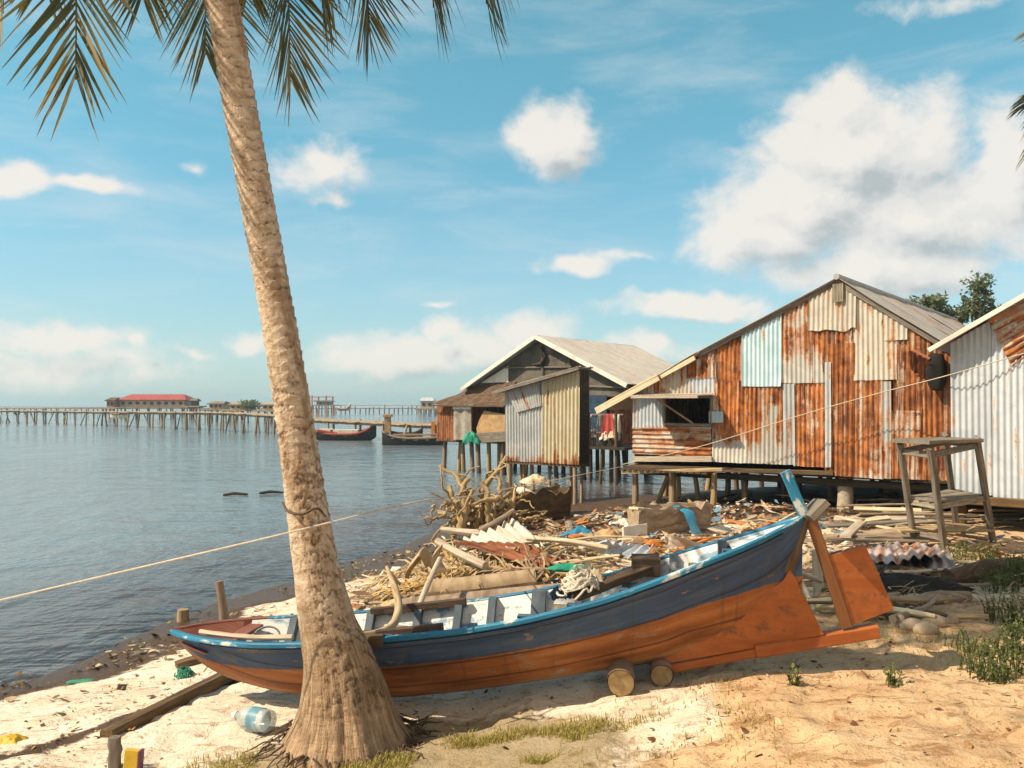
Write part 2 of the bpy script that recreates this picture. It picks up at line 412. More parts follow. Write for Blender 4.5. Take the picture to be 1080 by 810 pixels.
W = bpy.data.worlds.new('World'); SC.world = W; W.use_nodes = True
wt = W.node_tree; wt.nodes.clear(); b = NB(wt)
dirv = b.n('ShaderNodeTexCoord').outputs['Generated']
sky = b.n('ShaderNodeTexSky', sky_type='NISHITA', sun_disc=False, sun_elevation=math.asin(S[2]), sun_rotation=math.atan2(S[0], S[1]),
          air_density=1.0, dust_density=.6, ozone_density=1.0, altitude=0).outputs[0]
sx, sy, sz = b.n('ShaderNodeSeparateXYZ', {0: dirv}).outputs
az = b.m('ARCTAN2', sx, sy); el = b.m('ARCSINE', sz)
uv = b.n('ShaderNodeCombineXYZ', {0: az, 1: el, 2: 0.0}).outputs[0]
def ang(px, py):
    x, z = (px - CX) / FPX, (HOR - py) / FPX
    return math.atan2(x, 1), math.asin(z / math.sqrt(1 + x * x + z * z))
# cloud banks: compass direction and height of each puff (photo px, py, half width, half height, strength)
PUFFS = [(905, 165, 118, 72, 1.05), (850, 215, 110, 60, 1.0), (800, 250, 85, 38, .9), (960, 235, 150, 60, .95), (1060, 180, 62, 66, 1.0), (880, 112, 58, 34, .95),
         (980, 130, 40, 40, .7), (930, 285, 150, 34, .8), (580, 146, 54, 38, .95), (602, 130, 24, 26, .8), (548, 150, 26, 20, .7), (730, 322, 88, 15, .9), (690, 316, 46, 8, .6), (780, 328, 50, 12, .7),
         (602, 277, 30, 13, .8), (660, 271, 60, 8, .5), (20, 183, 46, 20, .9), (90, 192, 40, 9, .7), (335, 172, 56, 28, .62), (345, 210, 26, 9, .45), (205, 171, 16, 9, .55),
         (440, 372, 62, 20, .95), (470, 352, 20, 16, .8), (398, 378, 60, 24, .8), (500, 368, 50, 24, .85), (560, 352, 60, 22, .8), (640, 380, 90, 26, .8), (690, 366, 26, 16, .7),
         (258, 355, 26, 11, .75), (146, 364, 15, 9, .65), (200, 368, 24, 6, .5), (55, 356, 100, 18, .66), (60, 385, 150, 26, .5), (460, 326, 20, 4, .5), (1000, 4, 90, 10, .34),
         (1250, 120, 160, 110, 1.0), (-160, 250, 130, 60, .9)]
gt = bpy.data.node_groups.new('cloud_field', 'ShaderNodeTree')
gt.interface.new_socket('uv', in_out='INPUT', socket_type='NodeSocketVector'); gt.interface.new_socket('density', in_out='OUTPUT', socket_type='NodeSocketFloat')
gb = NB(gt); gi = gt.nodes.new('NodeGroupInput'); go = gt.nodes.new('NodeGroupOutput'); guv = gi.outputs[0]
wrp = gb.n('ShaderNodeTexNoise', {'Vector': guv, 'Scale': 9.0, 'Detail': 3, 'Roughness': .6}).outputs['Color']
wv = gb.n('ShaderNodeVectorMath', {0: gb.n('ShaderNodeVectorMath', {0: wrp, 1: (.5, .5, .5)}, operation='SUBTRACT').outputs[0], 1: (.09, .055, 0)}, operation='MULTIPLY').outputs[0]
p = gb.vadd(guv, wv)
acc = None
for px, py, rx, ry, st in PUFFS:
    a, e = ang(px, py); q = math.hypot(FPX, px - CX)
    ra = rx * FPX / q ** 2 * 1.25; re = ry / q * 1.25
    d = gb.n('ShaderNodeVectorMath', {0: p, 1: (a, e, 0)}, operation='SUBTRACT').outputs[0]
    d = gb.n('ShaderNodeVectorMath', {0: d, 1: (1 / ra, 1 / re, 0)}, operation='MULTIPLY').outputs[0]
    l = gb.n('ShaderNodeVectorMath', {0: d}, operation='LENGTH').outputs['Value']
    v = gb.m('MULTIPLY', gb.m('SUBTRACT', 1.0, l), st)
    acc = v if acc is None else gb.m('SMOOTH_MAX', acc, v, .18)
nz = gb.noise(gb.vscale(guv, 1, 1.35, 1), 15, 10, .62, .2)
nz2 = gb.noise(gb.vscale(guv, 1, 1.5, 1), 5, 4, .5)
dn = gb.m('ADD', acc, gb.m('MULTIPLY', gb.m('SUBTRACT', nz, .5), 1.2)); dn = gb.m('ADD', dn, gb.m('MULTIPLY', gb.m('SUBTRACT', nz2, .5), .35))
gt.links.new(dn, go.inputs[0])
def cloud(v):
    g = wt.nodes.new('ShaderNodeGroup'); g.node_tree = gt; wt.links.new(v, g.inputs[0]); return g.outputs[0]
d0 = cloud(uv); d1 = cloud(b.vadd(uv, (-.02, .028, 0))); 
alpha = b.ss(d0, -.02, .52); alpha = b.m('MULTIPLY', alpha, .88)
lit = b.m('ADD', .70, b.m('MULTIPLY', b.m('SUBTRACT', d0, d1), 1.25))
lit = b.m('ADD', lit, b.m('MULTIPLY', b.ss(d0, .1, .75), -.24), clamp=True)
cc = b.ramp(lit, [(.0, (.50, .52, .52)), (.4, (.80, .765, .73)), (.75, (.95, .88, .80))])
cc = b.mix(1.0, cc, (CLOUD * .9, CLOUD * .9, CLOUD * .9), 'MULTIPLY')
tint = b.mix(b.ss(el, .0, .5), (SKYT0), (SKYT1)); tint = b.mix(b.ss(el, .5, .95), tint, (1.15, .98, .74))  # warm overhead tint added above the view to take the teal out of shadows
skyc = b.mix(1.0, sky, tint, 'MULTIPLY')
# thin high veil and pale air near the horizon
veil = b.ss(b.noise(b.vscale(uv, 1.2, 5, 1), 3.2, 6, .6, .4), .42, .75, 0, .36)
skyc = b.mix(veil, skyc, (CLOUD * .72, CLOUD * .74, CLOUD * .74))
hzn = b.ss(el, .30, -.01, 0, HORIZ)
skyc = b.mix(hzn, skyc, (CLOUD * HZC[0], CLOUD * HZC[1], CLOUD * HZC[2]))
# unseen warm sky colour added behind the viewer to warm the shadows
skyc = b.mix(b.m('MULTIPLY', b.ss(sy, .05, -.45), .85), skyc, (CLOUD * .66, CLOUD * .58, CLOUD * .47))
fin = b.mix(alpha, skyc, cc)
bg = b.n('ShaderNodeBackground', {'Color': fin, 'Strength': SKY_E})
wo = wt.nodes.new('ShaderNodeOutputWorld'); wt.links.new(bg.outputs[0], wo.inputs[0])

# ------------------------------------------------------------------ ground and sea
def axis(lo, hi, st, out_lo, out_hi, g=1.16):
    a = list(np.arange(lo, hi + 1e-6, st)); d = st
    while a[-1] < out_hi: d *= g; a.append(a[-1] + d)
    d = st; pre = []; x = lo
    while x > out_lo: d *= g; x -= d; pre.append(x)
    return np.array(pre[::-1] + a)
gx = axis(-5.2, 7.0, .045, -40, 130); gy = axis(3.0, 14.5, .045, -12, 110)
X, Y = np.meshgrid(gx, gy, indexing='ij')
SD = shore_dist(X, Y); H = hgt(X, Y)
mb = MB(); P = np.stack([X, Y, H], 2)
soil = sstep(-.1, 1.6, X + .55 * (fbm(X * 1.1, Y * 1.1) - .5) * 3 + .25 * (5.2 - Y)) * sstep(8.2, 5.2, Y) 
soil = np.maximum(soil, sstep(3.5, 5.5, X) * .7)
seaweed = sstep(0, 1, sstep(1.35, .35, (SD + (fbm(X * 1.4 + 3, Y * 1.4) - .5) * 1.3) / (1 + .9 * sstep(8.5, 11, Y))))
seaweed = np.maximum(seaweed, sstep(11.6, 13.2, Y + (fbm(X * .8, Y * .8, 2) - .5) * 2 - .15 * np.maximum(X - 2, 0)) * .9)
(ta, tb) = (G(-40, 815), G(255, 712)); tl = np.hypot(tb[0] - ta[0], tb[1] - ta[1]); tdx, tdy = (tb[0] - ta[0]) / tl, (tb[1] - ta[1]) / tl
tu = (X - ta[0]) * tdx + (Y - ta[1]) * tdy; tv = -(X - ta[0]) * tdy + (Y - ta[1]) * tdx
seaweed = np.maximum(seaweed, .75 * np.exp(-((tv + .07 + .1 * (fbm(X * 2, Y * 2, 2) - .5)) / .11) ** 2) * sstep(-.4, .2, tu) * sstep(tl + .2, tl - .1, tu))
gr = sstep(1.35, .5, np.hypot((X + .45) / 1.15, (Y - 4.35) / .7)) 
mb.grid(P, uv=P, fa=seaweed, c=np.stack([soil, gr, SD * .02 + .5], 2))
def sandmat(b):
    o = b.attr('guv'); t = b.n('ShaderNodeSeparateColor', {0: b.attr('tint', 'Color')}).outputs; sw = b.attr('fac', 'Fac')
    n1 = b.noise(o, 2.2, 7, .62); n2 = b.noise(o, 14, 6, .65); n3 = b.noise(o, 90, 3, .7); nl = b.noise(b.vscale(o, 1, 2.2, 1), 5.5, 6, .68, .8)
    sand = b.mix(b.ss(n1, .35, .68), (.77, .69, .58), (.64, .54, .42))
    sand = b.mix(b.ss(nl, .52, .64, 0, .75), sand, (.36, .25, .15))
    soil = b.mix(b.ss(n1, .35, .66), (.62, .44, .265), (.50, .32, .175))
    soil = b.mix(b.ss(n2, .52, .66, 0, .6), soil, (.66, .50, .33))
    soil = b.mix(b.ss(nl, .51, .63, 0, .8), soil, (.30, .155, .07))
    c = b.mix(b.ss(b.m('ADD', t[0], b.m('MULTIPLY', b.m('SUBTRACT', n2, .5), .5)), .35, .65), sand, soil)
    c = b.mix(b.ss(b.noise(o, 30, 4, .7), .60, .68, 0, .7), c, (.17, .10, .055))
    c = b.mix(b.ss(b.m('ADD', t[1], b.m('MULTIPLY', b.m('SUBTRACT', n2, .5), .9)), .35, .7, 0, .75), c, (.235, .17, .07))
    wd = b.mix(n2, (.045, .028, .018), (.12, .072, .042))
    f = b.ss(b.m('ADD', sw, b.m('MULTIPLY', b.m('SUBTRACT', nl, .5), 1.1)), .36, .62)
    c = b.mix(f, c, wd)
    c = b.mix(b.ss(n3, .56, .7, 0, .45), c, b.hsv(c, .5, 1.05, .45))
    c = b.mix(b.ss(n3, .45, .3, 0, .25), c, b.hsv(c, .5, .8, 1.35))
    hh = b.m('ADD', b.m('MULTIPLY', n2, 1.0), b.m('ADD', b.m('MULTIPLY', n3, .4), b.m('MULTIPLY', nl, .8)))
    return princ(b, c, b.m('SUBTRACT', b.lin(f, 0, 1, .92, .66), b.ss(sw, .8, 1.0, 0, .34)), b.bump(hh, .8, .03), spec=.2)
mat('sand', sandmat)
mb.build('beach_ground', 'sand', smooth=180, origin=(0, 0, 0), kind='structure')

wx = axis(-9, 10, .16, -2000, 2000, 1.25); wy = axis(2, 26, .16, -60, 2000, 1.25)
X, Y = np.meshgrid(wx, wy, indexing='ij')
dep = np.clip(-hgt(X, Y, False), -.05, 5); dep = np.where(shore_dist(X, Y) < -9, 3, dep)
mb = MB(); mb.grid(np.stack([X, Y, 0 * X], 2), uv=np.stack([X, Y, 0 * X], 2), fa=dep)
def seamat(b):
    g = b.attr('guv'); d = b.attr('fac', 'Fac')
    rot = b.n('ShaderNodeMapping', {'Vector': g, 'Rotation': (0, 0, R(-34)), 'Scale': (1, .38, 1)}).outputs[0]
    w1 = b.noise(rot, 1.5, 3, .55, .6); w2 = b.noise(b.n('ShaderNodeMapping', {'Vector': g, 'Rotation': (0, 0, R(18)), 'Scale': (1, .5, 1)}).outputs[0], 5.2, 4, .6, .4); w3 = b.noise(rot, 17, 3, .6)
    big = b.noise(b.n('ShaderNodeMapping', {'Vector': g, 'Rotation': (0, 0, R(-50)), 'Scale': (1, .25, 1)}).outputs[0], .32, 3, .5)
    h = b.m('ADD', b.m('MULTIPLY', w1, .9), b.m('ADD', b.m('MULTIPLY', w2, .42), b.m('MULTIPLY', w3, .09)))
    h = b.m('ADD', h, b.m('MULTIPLY', big, 1.6)); h = b.m('ADD', h, b.m('MULTIPLY', b.noise(b.n('ShaderNodeMapping', {'Vector': g, 'Rotation': (0, 0, R(-8)), 'Scale': (.55, 1, 1)}).outputs[0], .75, 4, .65, .3), 2.2))
    nm = b.bump(h, .8, .11)
    patch = b.ss(b.noise(b.vscale(g, .06, .02, 1), 1, 4, .6), .4, .65)
    deep = b.mix(patch, SEA0, SEA1)
    c = b.mix(b.ss(d, .0, .55), (.085, .065, .065), deep)
    p = princ(b, c, b.lin(b.noise(b.vscale(g, .10, .045, 1), 1, 4, .6), .35, .65, .04, .17), nm, spec=.5); p.node.inputs['IOR'].default_value = 1.33
    tr = b.n('ShaderNodeBsdfTransparent', {'Color': (.82, .84, .82)}).outputs[0]
    al = b.m('SUBTRACT', 1.0, b.m('POWER', 2.718, b.m('MULTIPLY', b.m('MAXIMUM', d, 0.0), -9.0)))
    gl = b.n('ShaderNodeBsdfGlossy', {'Color': (1, 1, 1), 'Roughness': .08, 'Normal': nm}).outputs[0]
    fr = b.n('ShaderNodeFresnel', {'IOR': 1.33, 'Normal': nm}).outputs[0]
    thin = b.n('ShaderNodeMixShader', {0: fr, 1: tr, 2: gl}).outputs[0]
    return b.n('ShaderNodeMixShader', {0: b.lin(al, 0, 1, .15, 1.0), 1: thin, 2: p}).outputs[0]
mat('sea', seamat)
mb.build('sea_water', 'sea', smooth=180, origin=(0, 0, 0), kind='structure')

# ------------------------------------------------------------------ palms
def barkmat(b):
    g = b.attr('guv'); fac = b.attr('fac', 'Fac')
    n1 = b.noise(b.vscale(g, 26, 7, 1), 1, 6, .68, .6); n2 = b.noise(g, 42, 5, .7); n3 = b.noise(b.vscale(g, 2.2, 6, 1), 1, 5, .6)
    nf = b.noise(b.vscale(g, 7, 70, 1), 1, 5, .65, .3)
    c = b.ramp(n1, [(.3, (.28, .19, .125)), (.46, (.49, .37, .27)), (.66, (.66, .54, .42))])
    c = b.mix(b.ss(n3, .46, .64, 0, .65), c, (.22, .125, .062))
    c = b.mix(b.ss(n2, .56, .74, 0, .4), c, (.43, .34, .17))
    low = b.ramp(nf, [(.32, (.09, .048, .022)), (.5, (.32, .20, .11)), (.68, (.52, .365, .23))])
    s = b.n('ShaderNodeSeparateXYZ', {0: g}).outputs[0]
    c = b.mix(b.ss(s, .95, .45, 0, .75), c, low)
    c = b.mix(b.m('MULTIPLY', b.ss(fac, .1, .8, 0, .8), b.ss(n2, .62, .40)), c, (.085, .05, .028))
    hh = b.m('ADD', b.m('MULTIPLY', n2, .5), b.m('ADD', b.m('MULTIPLY', n1, .8), b.m('MULTIPLY', nf, b.ss(s, 1.1, .4, 0, 2.2))))
    return princ(b, c, .9, b.bump(hh, .9, .02), spec=.2)
mat('palm_bark', barkmat)
def catmull(pts, n):
    pts = np.asarray(pts, float); k = len(pts); d = np.concatenate([[0], np.cumsum(np.linalg.norm(np.diff(pts, axis=0), axis=1))])
    m = np.gradient(pts, d, axis=0); t = np.linspace(0, d[-1], n); i = np.clip(np.searchsorted(d, t) - 1, 0, k - 2)
    h = (d[i + 1] - d[i])[:, None]; u = ((t - d[i]) / (d[i + 1] - d[i]))[:, None]
    return (2 * u ** 3 - 3 * u ** 2 + 1) * pts[i] + (u ** 3 - 2 * u ** 2 + u) * h * m[i] + (-2 * u ** 3 + 3 * u ** 2) * pts[i + 1] + (u ** 3 - u ** 2) * h * m[i + 1]
def frond(P0, P1, P2, P3, n=74, ll=.62, w=.030, seed=0, mb=None, side=None, droop=.5, cut=.10, dry=False):
    rs = np.random.default_rng(seed); mb = mb or MB()
    P0, P1, P2, P3 = [np.asarray(q, float) for q in (P0, P1, P2, P3)]
    def B(t): return (1 - t) ** 3 * P0 + 3 * t * (1 - t) ** 2 * P1 + 3 * t * t * (1 - t) * P2 + t ** 3 * P3
    tt = np.linspace(0, 1, 26); C = np.array([B(t) for t in tt])
    mb.tube(C, np.interp(tt, [0, .08, .3, 1], [.05, .032, .02, .004]), 6, fa=.75 + 0 * tt)
    for sgn in (-1, 1):
        for k in range(n):
            t = cut + (1 - cut) * ((k + rs.random() * .5) / n)
            p = B(t); T = nrm(B(min(t + .02, 1)) - B(max(t - .02, 0)))
            sd = side if side is not None else np.cross(T, (0, 0, 1.0))
            sd = nrm(sd - T * np.dot(sd, T)); N = np.cross(sd, T)
            if N[2] < 0: N = -N
            a = R(np.interp(t, [0, .3, .8, .94, 1], [70, 58, 48, 40, 20]) + rs.normal() * 2.5)
            D = nrm(T * math.cos(a) + sd * sgn * math.sin(a) + N * (.18 + rs.normal() * .06))
            L = ll * np.interp(t, [0, .15, .4, .93, 1], [.45, .8, 1, .95, .5]) * (1 + rs.normal() * .08)
            if rs.random() < (.05 if not dry else .3): L *= rs.uniform(.3, .7)
            pts = [p.copy()]; d = D.copy(); gdir = np.array([0, 0, -1.])
            for q in range(4):
                d = nrm(d + gdir * droop * .28 * (q + .4) * (1 - abs(np.dot(d, gdir))) + rs.normal(size=3) * (.02 if not dry else .18))
                pts.append(pts[-1] + d * L / 4)
            pts = np.array(pts); wd = nrm(np.cross(nrm(D), N + rs.normal(size=3) * .35)); ww = w * np.array([.55, 1, .95, .65, .06]) * (1 + rs.normal() * .12) / 2
            fold = N * .25
            P = np.stack([pts - wd * ww[:, None] + fold * ww[:, None], pts - fold * ww[:, None] * .5, pts + wd * ww[:, None] + fold * ww[:, None]], 1)
            fv = np.clip(rs.normal(.4, .22) + np.linspace(-.1, .25, 5), 0, 1)[:, None] * np.ones((5, 3))
            mb.grid(P, fa=fv)
    return mb

TP = [(234, 0, 4.86), (251, 100, 4.83), (269, 200, 4.80), (287, 300, 4.77), (304, 400, 4.74), (319, 500, 4.72), (334, 600, 4.70), (346, 660, 4.70), (357, 700, 4.70), (363, 740, 4.70), (365, 790, 4.70)]
pts = [at(*q) for q in TP]
crown = at(148, -420, 5.1)
TPp = [crown - (0, 0, .05), at(190, -210, 4.98), at(213, -100, 4.92)] + pts
TPp = np.array(TPp)[::-1]
base = TPp[0]; ctr = catmull(TPp, 900)
zz = ctr[:, 2]; zb = hz(base[0], base[1])
# radius from the photo's trunk width
rad = np.interp(zz, [zb - .15, zb, zb + .09, zb + .21, zb + .42, zb + .63, zb + .95, 1.90, 2.43, 2.95, 4.5, 7], [.42, .355, .300, .250, .196, .155, .124, .107, .098, .092, .092, .082])
nA = 120; th = np.linspace(0, 2 * PI, nA + 1); Ls = np.concatenate([[0], np.cumsum(np.linalg.norm(np.diff(ctr, axis=0), axis=1))])
TH, LL = np.meshgrid(th, Ls); RR = rad[:, None] * np.ones_like(TH)
cx_, sy_ = np.cos(TH) * 2.2 + 9, np.sin(TH) * 2.2 + 9
wob = (fbm(cx_ * .55, sy_ * .55 + LL * .7, 3) - .5)
ringp = LL / .062 + wob * 2.2 + .35 * np.sin(TH + LL * 2)
saw = ringp - np.floor(ringp)
ringid = np.floor(ringp)
amp = .35 + 1.2 * vnoise(ringid * .77 + 5, cx_ * .5 + sy_ * .5)
up_ = sstep(.9, 1.6, LL)
RR = RR + up_ * amp * (.0068 * saw ** 2.5 - .002)
RR = RR + (fbm(cx_ * 2.4, sy_ * 2.4 + LL * 38, 4) - .5) * .003
# flaring, root-bound foot with pits up the weather side
foot = sstep(.75, .1, LL)
RR = RR + foot * (.045 * (fbm(cx_ * 3.2, sy_ * 3.2 + LL * .5, 3) - .5) + .02 * (fbm(TH * 5.0, LL * 1.6, 3) - .5))
side = sstep(-.2, .8, np.cos(TH - R(SIDEA)))
pit = sstep(.50, .66, fbm(cx_ * 4.2 + 3, sy_ * 4.2 + LL * 52, 3)) * side * sstep(.12, .35, LL) * sstep(2.1, 1.2, LL)
RR = RR - pit * .0042
scar = sstep(.56, .68, fbm(cx_ * .9, LL * 24 + sy_ * .9, 3)) * sstep(2.9, 1.7, LL) * sstep(.9, 1.3, LL)
RR = RR - scar * .007
fac = np.clip(pit * 1.0 + scar * .7 + up_ * (saw < .2) * .8 * amp * sstep(.35, .65, vnoise(ringid * 1.31, cx_ * 1.6 + 3)), 0, 1)
T = np.gradient(ctr, axis=0); T /= np.linalg.norm(T, axis=1)[:, None]
A = np.cross(np.array([0, 1., 0]), T); A /= np.linalg.norm(A, axis=1)[:, None]; Bv = np.cross(T, A)
Pt = ctr[:, None, :] + np.cos(TH)[..., None] * RR[..., None] * A[:, None, :] + np.sin(TH)[..., None] * RR[..., None] * Bv[:, None, :]
palm = thing('coconut_palm', 'tall leaning coconut palm with a ringed trunk in front of the wooden boat', 'palm tree', (base[0], base[1], zb))
mb = MB(); mb.grid(Pt, uv=np.stack([LL, TH * .16, 0 * LL], 2), fa=fac)
mb.build('trunk', 'palm_bark', palm, smooth=180)
# fine roots round the foot
mb = MB(); rs = np.random.default_rng(3)
for k in range(120):
    a = rs.uniform(-PI, PI); r0 = .33 + rs.random() * .07; r1 = r0 + rs.uniform(.04, .20)
    q = []
    for t in np.linspace(0, 1, 5):
        r = r0 + (r1 - r0) * t; aa = a + rs.normal() * .05; x = base[0] + r * math.cos(aa); y = base[1] + r * math.sin(aa)
        q.append((x, y, max(hz(x, y) + .004, zb + .07 * (1 - t) ** 1.3 - .03)))
    mb.tube(q, np.linspace(.0065, .002, 5) * rs.uniform(.5, 1.2), 5)
mb.build('root', 'brown_wood', palm, smooth=60)
FR = [((80, 84, 4.25), .9), ((217, 58, 5.9), .9), ((306, 88, 6.0), 1.0), ((388, 34, 6.15), .95), ((457, 8, 5.3), .8), ((513, 4, 4.95), .8), ((3, 14, 4.6), .9), ((340, 8, 5.5), .9), ((-60, 80, 5.2), .9), ((150, -5, 6.4), .8), ((262, -10, 6.6), .9), ((45, -20, 5.6), .9)]
for i, (q, up) in enumerate(FR):
    tip = at(*q); hv = tip - crown; hv[2] = 0
    P1 = crown + hv * .42 + np.array([0, 0, up]); P2 = crown + hv * .98 + np.array([0, 0, .35 * up + .25])
    P2[2] = max(P2[2], tip[2] + .9)
    frond(crown, P1, P2, tip, seed=10 + i, ll=.68, w=.018, droop=.06, n=250).build('frond', 'palm_leaf', palm, smooth=180)
for i in range(8):   # the crown's upper leaves, above the picture
    a = i * 2 * PI / 8 + .3; d = np.array([math.cos(a), math.sin(a), 0]); L = 1.9 + .3 * math.sin(i * 3)
    frond(crown, crown + d * .7 + (0, 0, 1.1), crown + d * L * .9 + (0, 0, 1.3), crown + d * (L + .8) + (0, 0, .2), seed=50 + i, ll=.6, w=.03, n=56).build('frond', 'palm_leaf', palm, smooth=180)
# second palm at the right edge: trunk outside the picture, leaf tips hanging in
base2 = np.array([12.6, 17.5, hz(12.6, 17.5)]); c2 = np.array([12.1, 17.3, 8.6])
palm2 = thing('coconut_palm', 'dark coconut palm leaning in at the right edge behind the grey shack', 'palm tree', base2)
mb = MB(); cc2 = catmull([base2, base2 + (.1, -.1, 2.5), base2 + (-.1, -.1, 5), c2], 60); mb.tube(cc2, np.linspace(.22, .11, 60), 14, rough=.05); mb.build('trunk', 'palm_bark', palm2, smooth=60)
for i, (px, py) in enumerate([(1092, 172), (1088, 108), (1140, 200), (1180, 160), (1200, 60), (1100, 30), (1150, 10), (1090, 190)]):
    tip = at(px, py, 17.3 + 2.0 * math.sin(i * 2.2)); hv = tip - c2; hv[2] = 0
    frond(c2, c2 + hv * .5 + (0, 0, 1.0), c2 + hv * 1.0 + (0, 0, .4), tip, seed=80 + i, ll=.62, w=.045, n=48).build('frond', 'palm_leaf', palm2, smooth=180)

# ------------------------------------------------------------------ trees behind the shacks
def tree(name, label, base, H, blobs, nleaf, ls, seed):
    rs = np.random.default_rng(seed); t = thing(name, label, 'tree', base, group='trees behind the shacks')
    mb = MB(); base = np.asarray(base, float); top = np.array(blobs[0][0])
    mb.tube(catmull([base, (base + top) / 2 + rs.normal(size=3) * .15, top], 16), np.linspace(.16, .04, 16), 8, rough=.1)
    for c, r in blobs:
        c = np.array(c); s0 = base + (top - base) * rs.uniform(.55, .85)
        mb.tube(catmull([s0, (s0 + c) / 2 + (0, 0, .1), c + (0, 0, r * .4)], 8), np.linspace(.06, .015, 8), 6)
        for k in range(5): 
            e = c + nrm(rs.normal(size=3)) * r * .8; mb.tube([c - (0, 0, r * .3), (c + e) / 2, e], [.02, .014, .006], 5)
    mb.build('trunk', 'grey_wood', t, smooth=60)
    mb = MB(); tot = sum(r ** 2 for c, r in blobs)
    for c, r in blobs:
        ncl = max(10, int(26 * r / .5)); cl = [np.array(c) + nrm(rs.normal(size=3)) * r * rs.uniform(.25, 1.05) * np.array([1, 1, .8]) for _ in range(ncl)]
        for k in range(int(nleaf * r * r / tot)):
            q = cl[rs.integers(ncl)] + rs.normal(size=3) * r * .15
            a = nrm(rs.normal(size=3) + (0, 0, -.3)); n2 = nrm(np.cross(a, rs.normal(size=3))); L = ls * rs.uniform(.6, 1.3)
            mb.add([q, q + a * L * .5 + n2 * L * .22, q + a * L, q + a * L * .5 - n2 * L * .22], [(0, 1, 2, 3)], fa=rs.random())
    mb.build('crown', 'tree_leaf', t)
def blob(px, py, r, d): return (at(px, py, d), r * d / FPX)
d = 27
tree('broadleaf_tree', 'tall slim green tree standing highest behind the rusty shack roof', (at(1032, 424, d)[0], d, .8), 6,
     [blob(1031, 297, 14, d), blob(1026, 316, 12, d), blob(1040, 312, 12, d), blob(1022, 328, 13, d), blob(1040, 330, 14, d), blob(1010, 336, 14, d), blob(1055, 340, 14, d)], 1700, .17, 1)
tree('broadleaf_tree', 'low rounded green tree just right of the rusty shack ridge', (at(985, 424, d + 2)[0], d + 2, .8), 5,
     [blob(985, 318, 12, d), blob(973, 318, 11, d), blob(992, 328, 13, d), blob(1002, 336, 14, d), blob(962, 322, 8, d), blob(985, 345, 18, d)], 1600, .17, 2)
# ------------------------------------------------------------------ the wooden boat
ST = np.array([  # photo px of the station, keel z, sheer z, half beam, paint line z
    (181, .79, .815, .012, .80), (195, .69, .825, .09, .72), (209, .62, .83, .165, .665), (230, .545, .835, .23, .655), (250, .505, .84, .28, .655), (285, .465, .845, .335, .662), (320, .447, .86, .36, .675),
    (375, .45, .89, .385, .70), (430, .465, .935, .40, .738), (500, .53, .995, .40, .80), (560, .596, 1.065, .39, .868), (640, .69, 1.19, .36, .972),
    (690, .745, 1.295, .325, 1.045), (740, .80, 1.40, .265, 1.13), (785, .845, 1.49, .185, 1.20), (820, .90, 1.57, .10, 1.255), (846, 1.02, 1.635, .028, 1.295)])
NS = 90
_dc = lambda px: np.interp(px, [181, 846], [5.55, 4.95])
ps = np.linspace(181, 846, NS); DC = _dc(ps); CXs = (ps - CX) / FPX * DC
def smooth(a, k=3):
    for _ in range(k): a = np.concatenate([a[:1], (a[:-2] + 2 * a[1:-1] + a[2:]) / 4, a[-1:]])
    return a
KZ, SZ, HB, PZ = [smooth(np.interp(ps, ST[:, 0], ST[:, k])) for k in (1, 2, 3, 4)]
AX = nrm([CXs[-1] - CXs[0], DC[-1] - DC[0], 0]); SIDE = np.array([AX[1], -AX[0], 0])   # SIDE points to the viewer
if SIDE[1] > 0: SIDE = -SIDE
SX = np.concatenate([[0], np.cumsum(np.hypot(np.diff(CXs), np.diff(DC)))])
vee = np.interp(ps, [181, 230, 300, 600, 700, 780, 846], [1.0, .8, .55, .52, .75, 1.5, 2.6])
def section(i, t, inset=0.0, lift=0.0):
    """half section of the hull: t=0 keel .. 1 sheer -> (outward, z)"""
    t = np.asarray(t, float); e = vee[i]
    y = HB[i] * (t ** e * (.80 + .20 * t)); y = y / 1.0
    z = KZ[i] + (SZ[i] - KZ[i]) * (t ** (1 + .35 * np.clip(1 - e, 0, 1)))
    return np.maximum(y - inset, 0), z + lift * (1 - t)
def hp(i, y, z, s): return np.array([CXs[i], DC[i], 0]) + SIDE * y * s + np.array([0, 0, z])
boat = thing('wooden_boat', 'long blue and orange wooden boat beached behind the palm trunk', 'boat', (CXs[45], DC[45], KZ[45]))
tj = np.linspace(0, 1, 22)
def shell(inset, lift, sides=(-1, 1), tmin=0.0):
    Ps = []
    rng_t = np.concatenate([-tj[::-1], tj[1:]])
    P = np.zeros((NS, len(rng_t), 3)); U = np.zeros_like(P); F = np.zeros((NS, len(rng_t)))
    for i in range(NS):
        y, z = section(i, np.abs(rng_t), inset, lift)
        P[i] = np.array([CXs[i], DC[i], 0]) + SIDE[None] * (y * np.sign(rng_t))[:, None] + np.stack([0 * z, 0 * z, z], 1)
        gth = np.abs(rng_t) * (SZ[i] - KZ[i] + HB[i]) * .8
        U[i] = np.stack([np.full(len(z), SX[i]) + np.where(rng_t < 0, 9.0, 0), gth, np.zeros(len(z))], 1); F[i] = z - PZ[i]
    return P, U, F
P, U, F = shell(0, 0)
mb = MB(); mb.grid(P, U, F); mb.build('hull', 'hull_paint', boat, smooth=60)
P2, U2, F2 = shell(.026, .035)
mb = MB(); k = (ps > 240); mb.grid(P2[k], U2[k], flip=True); mb.build('lining', 'white_blue_paint', boat, smooth=60)
mb = MB(); mb.grid(P2[~k | (np.abs(ps - 240) < 9)], U2[~k | (np.abs(ps - 240) < 9)], flip=True); mb.build('bow_lining', 'rust_paint', boat, smooth=60)
